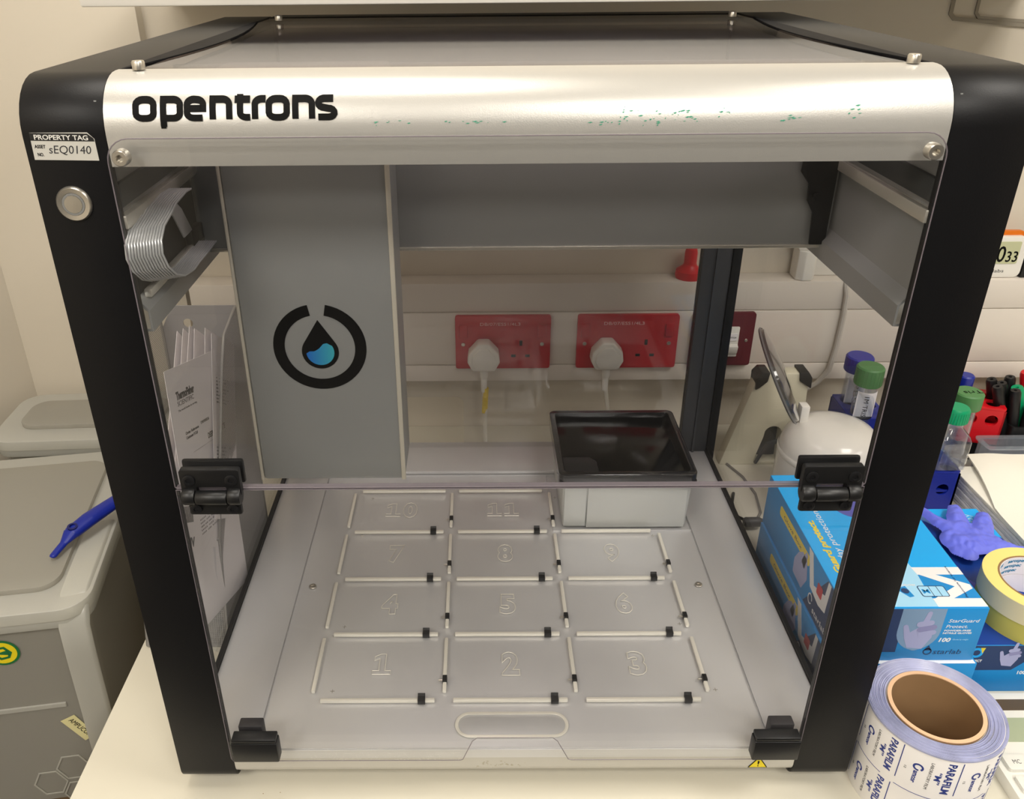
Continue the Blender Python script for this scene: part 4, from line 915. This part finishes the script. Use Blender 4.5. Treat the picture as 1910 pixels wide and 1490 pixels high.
marker(846, 552, -.28, 0, 140, REDR, REDR, 'red marker pen standing at the right edge of the holder', 9)
marker(856, 530, -.12, 0, 90, BLUE, BLUE, 'blue marker pen at the right edge below the red one', 7)
# timer and dark box on the trunking
t = empty('kitchen_timer', 755, 612, 216, 'white digital timer with an orange back standing on the trunking', 'timer')
MB().prism(rrect(720, 787, 217, 280, 9, 6), [], 606, 616, 'y').build('white_case', WHITEP, t, bevel=1.5)
MB().prism(rrect(719, 788.5, 217.6, 286, 10, 6), [], 616.2, 624, 'y').build('orange_back', ORANGE, t, bevel=1.5)
MB().prism(rrect(729, 777, 239, 273, 2), [], 605, 606.4, 'y').build('screen', LCDT, t)
tfn = plane_fn((0, 605, 0), (1, 0, 0), (0, 0, 1), (0, -1, 0))
text('digits', '00', tfn, INK, t, w=26, h=24, org=(731, 242), w0=0, w1=.2, bold=.01)
text('small_digits', '33', tfn, INK, t, w=17, h=16, org=(759, 242), w0=0, w1=.2, bold=.01)
text('case_lettering', 'labs', tfn, GREYINK, t, w=16, h=5, org=(746, 225), w0=-.8, w1=-.7)
t = MB().box(789, 860, 605, 630, 216.4, 262).build('black_case', BPLAST, bevel=2); tag(t, 'small black case on the trunking right of the timer', 'case')

# ================================================================== centrifuge and stand behind the glove boxes
t = empty('mini_centrifuge', 465, 400, -56, 'rounded white mini centrifuge with its smoky lid raised', 'centrifuge')
prof = [(58, 0), (66, 10), (69, 40), (69, 88), (68, 104), (63, 120), (52, 132), (36, 139), (18, 142), (.01, 143)]
MB().lathe(prof, (458, 398, -56), (0, 0, 1), 56, cap=False).build('body', WHITEG, t, smooth=60)
MB().lathe([(69.2, 92), (70.2, 94), (70.2, 98), (68.8, 101)], (458, 398, -56), (0, 0, 1), 56, cap=False).build('seam_band', WHITEG, t)
bf = lambda u, v, w: (458+(69.6+w)*math.sin(u/69.5), 398-(69.6+w)*math.cos(u/69.5), v)
badge = [(12+26*math.cos(math.radians(a)), 8+24*math.sin(math.radians(a))) for a in range(0, 181, 12)]
decal('badge', [(badge, [])], bf, mat('dark_grey_badge', (84, 82, 84), .4), t, .3, .8)
text('badge_lettering', 'Thermo', bf, mat('red_badge_print', (200, 40, 50), .5), t, w=28, h=5, org=(-2, 20), w0=.8, w1=1, bold=.04)
nrm = Vector((.86, -.2, .47)).normalized()
MB().lathe([(2, 7), (40, 6), (66, 2), (68, -4), (66, -4), (64, 0), (38, 4), (2, 5)], (378, 418, 150), nrm, 48, cap=True).build('raised_lid', SMOKE, t)
MB().lathe([(68, -5), (70, -3), (68, -1)], (378, 418, 150), nrm, 48, cap=False).build('lid_rim', mat('dark_lid_rim', (90, 90, 92), .3), t)
MB().box(413, 425, 410, 426, 78, 104).build('lid_hinge', WHITEG, t, bevel=2)
t = empty('cream_stand', 410, 520, -56, 'cream tapered stand with dark rubber corners behind the centrifuge', 'stand')
arch = [(398, -50), (408, -5)]+[(421+13*math.cos(math.radians(a)), 0+13*math.sin(math.radians(a))) for a in range(160, -1, -20)]+[(436, -50)]
MB().prism([(345, -56), (470, -56), (463, 40), (460, 98), (455, 104), (390, 104), (384, 98)], [arch], 512, 534, 'y').build('stand_body', CREAMP, t, bevel=2)
MB().prism([(382, 78), (388, 82), (398, 92), (400, 107), (388, 107), (381, 98)], [], 508, 537, 'y').build('rubber_corner', RUBBER, t, bevel=1)
MB().prism([(464, 80), (458, 84), (446, 92), (444, 107), (457, 107), (463, 98)], [], 508, 537, 'y').build('rubber_corner', RUBBER, t, bevel=1)
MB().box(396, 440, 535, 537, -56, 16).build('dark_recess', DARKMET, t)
MB().prism([(398, -50), (401, -50), (414, -18), (436, -10), (436, -6), (412, -14)], [], 505, 511, 'y').build('bent_arm', DARKMET, t)

# ================================================================== paper holder left of the machine
RX = -325
t = empty('magazine_file', -372, 260, -56, 'grey wire mesh magazine file full of papers, left of the machine', 'holder')
def mesh_panel(name, poly, fn, step, r, parent):
    """wire mesh: crossing flat wires clipped to a polygon given in (u, v)"""
    b = MB(); n = len(poly)
    def spans(c, ax):
        ts = []
        for i in range(n):
            p, q_ = poly[i], poly[(i+1) % n]
            if (p[ax]-c)*(q_[ax]-c) < 0: f = (c-p[ax])/(q_[ax]-p[ax]); ts.append(p[1-ax]+f*(q_[1-ax]-p[1-ax]))
        ts.sort(); return list(zip(ts[::2], ts[1::2]))
    for ax in (0, 1):
        lo, hi = min(p[ax] for p in poly), max(p[ax] for p in poly); c = lo+step*.5
        while c < hi:
            for s0, s1 in spans(c, ax):
                q = [(c-r, s0), (c+r, s0), (c+r, s1), (c-r, s1)]
                b.add([fn(*(p if ax == 0 else p[::-1]), .15*ax) for p in q], [(0, 1, 2, 3)])
            c += step
    o = b.build(name, WIRE, parent, smooth=0); o['kind'] = 'stuff'
side = [(130, -52), (347, -52), (347, 285), (288, 272), (262, 240), (204, 148), (163, 75)]
for sx in (RX, -419): mesh_panel('mesh_side', side, lambda u, v, w, sx=sx: (sx+w, u, v), 2.5, .42, t)
mesh_panel('mesh_front', [(-419, -52), (RX, -52), (RX, 75), (-419, 75)], lambda u, v, w: (u, 131+(v+52)*.26+w, v), 2.5, .42, t)
for sx in (RX, -419): MB().tube([(sx, y, z) for y, z in side], 1.8, 8, close=True).build('rim_wire', WIRE, t)
MB().tube([(-419, 163, 76), (RX, 163, 76)], 1.8, 8).build('front_rim', WIRE, t)
MB().prism([(-419, -52), (RX, -52), (RX, 285), (-402, 285), (-419, 255)], [circ(-386, 262, 6, 14)], 347.5, 349, 'y').build('back_plate', mat('grey_back_plate', (150, 148, 150), .5), t)
MB().box(-419, RX, 130, 348, -56, -52).build('base_tray', WIRE, t, bevel=1)
def sheet(TL, TR, D, w, h, label, lines):
    """paper from its top left corner, a point towards its top right and one towards its lower left"""
    TL = Vector(TL); u = (Vector(TR)-TL).normalized(); v = (TL-Vector(D)); v = (v-u*v.dot(u)).normalized(); n = u.cross(v)
    fn = lambda a, b, c: TL+u*a+v*(b-h)+n*c
    t = empty('paper_sheet', TL.x, TL.y, TL.z-h, label, 'paper', 'papers in the mesh magazine file')
    MB().prism([(0, 0), (w, 0), (w, h), (0, h)], [], 0, .4, fn=fn).build('sheet', PAPER, t)
    for (s_, a, b, ww, hh, bold) in lines: text('print_line', s_, fn, GREYINK, t, w=ww, h=hh, org=(a, h-b), w0=.45, w1=.6, bold=bold)
ln = lambda n, a, b, w: [('lllll iill lilli ll illi', a, b+4*k, w*(.9-.2*(k % 3)), 1.7, 0) for k in range(n)]
def leaning(p, deg, w, h, label, lines=()):
    a = math.radians(deg); u = Vector((.06, math.cos(a), -math.sin(a))); d = Vector((.05, -math.sin(a), -math.cos(a))); p = Vector(p)
    sheet(p, p+u*50, p+d*50, w, h, label, lines)
LP = [(-378.9, 290, 277.2), (-372.3, 292, 279.7), (-361.7, 285, 286), (-356.7, 285, 282.6), (-342.6, 280, 285.5), (-335.8, 278, 278.9)]
leaning(LP[0], 50, 66, 150, 'white sheet with its corner furthest left among the papers in the mesh file')
leaning(LP[1], 46, 66, 160, 'white sheet second from left behind the despatch note')
leaning(LP[2], 47, 70, 160, 'white sheet with the tallest corner among the papers in the mesh file')
leaning(LP[3], 40, 66, 170, 'white sheet third from right among the papers in the mesh file')
leaning(LP[4], 38, 74, 190, 'printed sheet with small lines leaning beside the despatch note', ln(9, 8, 40, 44)+ln(5, 10, 120, 50)+[('....... ......', 8, 98, 34, 3, .04)])
leaning(LP[5], 34, 74, 210, 'printed sheet nearest the right side of the mesh file', ln(8, 12, 50, 44)+ln(5, 10, 130, 50))
sheet((-350, 161, 289), (-340, 232, 271), (-338, 168, 180), 118, 285, 'white despatch note at the front of the papers in the mesh file', [('ThermoFisher', 16, 34, 40, 8, .05), ('SCIENTIFIC', 17, 41, 36, 5, .0), ('The world leader in serving', 16, 47, 42, 2.2, 0), ('Order Reference', 24, 74, 30, 3, .03), ('Customer P.O.#', 24, 79, 26, 3, .03), ('19090826', 60, 72, 20, 3, .03), ('DESPATCH NOTE', 72, 92, 44, 6, .03), ('_________________________', 34, 96, 82, 2, 0)]+ln(8, 24, 122, 40)+ln(5, 26, 172, 78))
sheet((-347, 132, 200), (-340, 180, 170), (-336, 140, 130), 50, 190, 'white sheet with bar code lines lowest at the front of the mesh file', [('|||||||||||||||||', 6, 60, 30, 12, .04), ('DELIV', 6, 90, 30, 9, .05), ('||||||||||||', 6, 130, 30, 10, .04)])
# crumpled clear bag at the bottom of the holder
t = MB(); nb = 14
for i in range(nb):
    for j in range(nb):
        pass
vs = []; fs3 = []
for i in range(nb+1):
    for j in range(nb+1):
        y = 118+i*5.5-j*1.0; z = -50+j*9; vs.append((-322+5*noise.noise(Vector((y*.05, z*.03, 0)))*.6, y-14, z)) if 0 else vs.append((-410+i*6, 118+.24*(z+50)+6*noise.noise(Vector((i*.5, z*.03, 0)))+5*abs(noise.noise(Vector((i*.9, z*.05, 4)))), z))
for i in range(nb):
    for j in range(nb): fs3.append((i*(nb+1)+j, (i+1)*(nb+1)+j, (i+1)*(nb+1)+j+1, i*(nb+1)+j+1))
o = MB().add(vs, fs3).build('plastic_bag', CLEARP, smooth=60); tag(o, 'crumpled clear plastic bag against the front of the mesh file', 'bag')

# ================================================================== crates left of the bench
def crate(cx, cy, w, d, ztop, h, yaw, label, name='storage_crate', kx=.1):
    t = empty(name, cx, cy, ztop-h, label, 'crate', 'translucent storage crates')
    ca, sa = math.cos(yaw), math.sin(yaw)
    # local: corner (near right top) at origin, x to the left, y to the back
    def Rr(v): return (cx+v[0]*ca-v[1]*sa, cy+v[0]*sa+v[1]*ca, v[2])
    def sh(v):
        k = kx*(ztop-v.z)/h; return Rr((-w/2+(v.x+w/2)*(1-k), d/2+(v.y-d/2)*(1-k), v.z))
    MB().prism(rrect(-w, 0, 0, d, 26, 7), [rrect(-w+2.5, -2.5, 2.5, d-2.5, 24, 7)], ztop-h, ztop-22, 'z').map(sh).build('crate_wall', FROST, t, smooth=50)
    MB().prism(rrect(-w+4, -4, 4, d-4, 24, 7), [], ztop-h, ztop-h+3, 'z').map(sh).build('crate_floor', FROST, t)
    MB().prism(rrect(-w-7, 7, -7, d+7, 30, 7), [rrect(-w+1, -1, 1, d-1, 25, 7)], ztop-27, ztop-16, 'z').map(lambda v: Rr(v)).build('crate_rim', FROSTL, t, bevel=2)
    MB().prism(rrect(-w*.86, -w*.14, -2.5, 0, .5, 1), [], ztop-160, ztop-154, 'z').map(sh).build('wall_rib', FROSTL, t)
    MB().prism(rrect(-w-9, 9, -9, d+9, 32, 7), [], ztop-15.5, ztop, 'z').map(lambda v: Rr(v)).build('crate_lid', FROSTL, t, bevel=5, bseg=3)
    MB().prism(rrect(-w+22, -30, 26, d-26, 24, 7), [], ztop+.2, ztop+7, 'z').map(lambda v: Rr(v)).build('lid_panel', FROST, t, bevel=3)
    # corner handle band folding from the lid down the near right corner
    b = MB(); pr_ = []
    path = [(-6, 150, ztop+2), (-6, 60, ztop+2), (-6, 22, ztop+1), (-6, 4, ztop-8), (-7, -7, ztop-28), (-9, -6, ztop-70), (-12, -3, ztop-150), (-17, 2, ztop-260)]
    for (x, y, z) in path: pr_.append([(x-19, y-3, z+2), (x+9, y+1, z+2), (x+12, y+5, z-3), (x+11, y+9, z-6), (x-18, y+6, z-5)])
    n5 = 5; vs = [Rr(p) for r_ in pr_ for p in r_]
    b.add(vs, [(i*n5+k, i*n5+(k+1) % n5, (i+1)*n5+(k+1) % n5, (i+1)*n5+k) for i in range(len(pr_)-1) for k in range(n5)]+[(0, 1, 2, 3, 4), tuple(len(vs)-1-k for k in range(5))])
    b.build('corner_clip', FROSTL, t, bevel=2.5)
    return t, Rr, sh
YAW = math.radians(9)
c1, Rr, sh1 = crate(-478, 120, 320, 320, 22, 330, YAW, 'large translucent storage crate left of the bench with a yellow round sticker')
ff = lambda u, v, w: sh1(Vector((u, -w-.5, v)))
decal('round_sticker', [(circ(-96, -40, 19, 28), [])], lambda u, v, w: sh1(Vector((u, -w-.8, v))), GSTICK, c1, .1, .5)
decal('sticker_centre', [(circ(-96, -40, 16, 28), [])], ff, YSTICK, c1, .8, 1.1)
decal('sticker_print', [stroke([(-96+9*math.cos(a), -40+9*math.sin(a)) for a in (0, 1.2, 2.1, 3.3, 4.4, 5.4)], 3, True), ([(-104, -40), (-88, -44), (-90, -36)], [])], ff, GSTICK, c1, 1.1, 1.4)
lab = lambda u, v, w: ff(-48+u*.5+v*.86, -160-u*.86+v*.5, w)
decal('masking_label', [([(-2, -10), (44, -10), (44, 8), (0, 10)], [])], lab, MASK, c1, .8, 1.2)
text('label_handwriting', 'AMPLICON', lab, INK, c1, w=38, h=7, org=(3, -2), w0=1.3, w1=1.5)
hx = MB()
for (hx_, hz_) in ((-60, -250), (-95, -275), (-60, -300), (-25, -275)):
    pts = [(hx_+22*math.cos(math.radians(60*k)), hz_+24*math.sin(math.radians(60*k))) for k in range(6)]
    o_, h_ = stroke(pts, 2, True); hx.prism(o_, h_, .5, 1.2, fn=ff)
hx.build('honeycomb_relief', FROSTL, c1, smooth=0)
c2, Rr2, sh2 = crate(-478, 466, 262, 130, 34, 300, math.radians(3), 'smaller translucent storage crate against the wall with a blue and yellow sticker')
lidf = lambda u, v, w: Rr2((u, v, 34+7+w))
decal('lid_sticker', [(circ(-62, 60, 26, 28), [])], lidf, mat('sticker_blue', (40, 84, 140), .5), c2, .2, .6)
decal('sticker_print', [(circ(-62+15*math.cos(k*.9), 60+15*math.sin(k*.9), 4, 10), []) for k in range(7)], lidf, YSTICK, c2, .6, .9)
# blue handled brush on the crate
t = empty('blue_handle_brush', -520, 215, 32, 'dark blue plastic handle lying on the crate lid', 'brush')
pts = [(-534, 186, 31), (-529, 206, 36), (-524, 220, 44), (-512, 244, 48), (-498, 272, 48), (-484, 300, 46), (-468, 330, 42)]
rad = [4.5, 5, 11, 12, 11, 11, 12]
b = MB()
for i in range(len(pts)-1):
    p, q_ = Vector(pts[i]), Vector(pts[i+1]); b.lathe([(rad[i], 0), (rad[i+1], (q_-p).length)], p, (q_-p), 14)
    b.lathe([(.01, -rad[i]*.7), (rad[i]*.7, -rad[i]*.5), (rad[i], 0), (rad[i]*.7, rad[i]*.5), (.01, rad[i]*.7)], p, (q_-p), 14, cap=False)
b.map(lambda v: (v.x, v.y, 41+(v.z-41)*.62)).build('handle_grip', BLUE, t, smooth=60)
MB().lathe([(3.5, 0), (6, .1), (6, 2), (3.5, 2.1), (3.5, 0)], (-523, 222, 49), (.1, -.1, 1), 18, cap=False).build('hanging_hole', mat('navy_hole', (10, 20, 90), .4), t)
# red bag on the floor and dark base
t = MB().lathe([(10, 0), (90, 20), (110, 90), (80, 160), (20, 185)], (-560, -120, -940), (0, 0, 1), 24).map(lambda v: (v.x+10*noise.noise(v*.01), v.y, v.z)).build('red_bag', RED2); tag(t, 'red cloth bag on the floor below the crates', 'bag')
t = MB().box(-760, -480, 130, 560, -956, -316).build('low_cabinet', mat('brown_cabinet', (110, 88, 62), .6), bevel=2); tag(t, 'brown cabinet standing under the storage crates', 'cabinet')
# specks on the bench
sp = MB(); random.seed(3)
for _ in range(34):
    x = random.uniform(-420, 330); y = random.uniform(-128, -60) if random.random() < .75 else random.uniform(0, 500); a = random.uniform(.3, .9)
    if -266 < x < 266 and y > -60: continue
    sp.prism([(x-a, y), (x, y-a*.6), (x+a, y), (x+.2, y+a)], [], -55.95, -55.8, 'z')
o = sp.build('bench_specks', KRAFT, bench, smooth=0); o['kind'] = 'stuff'
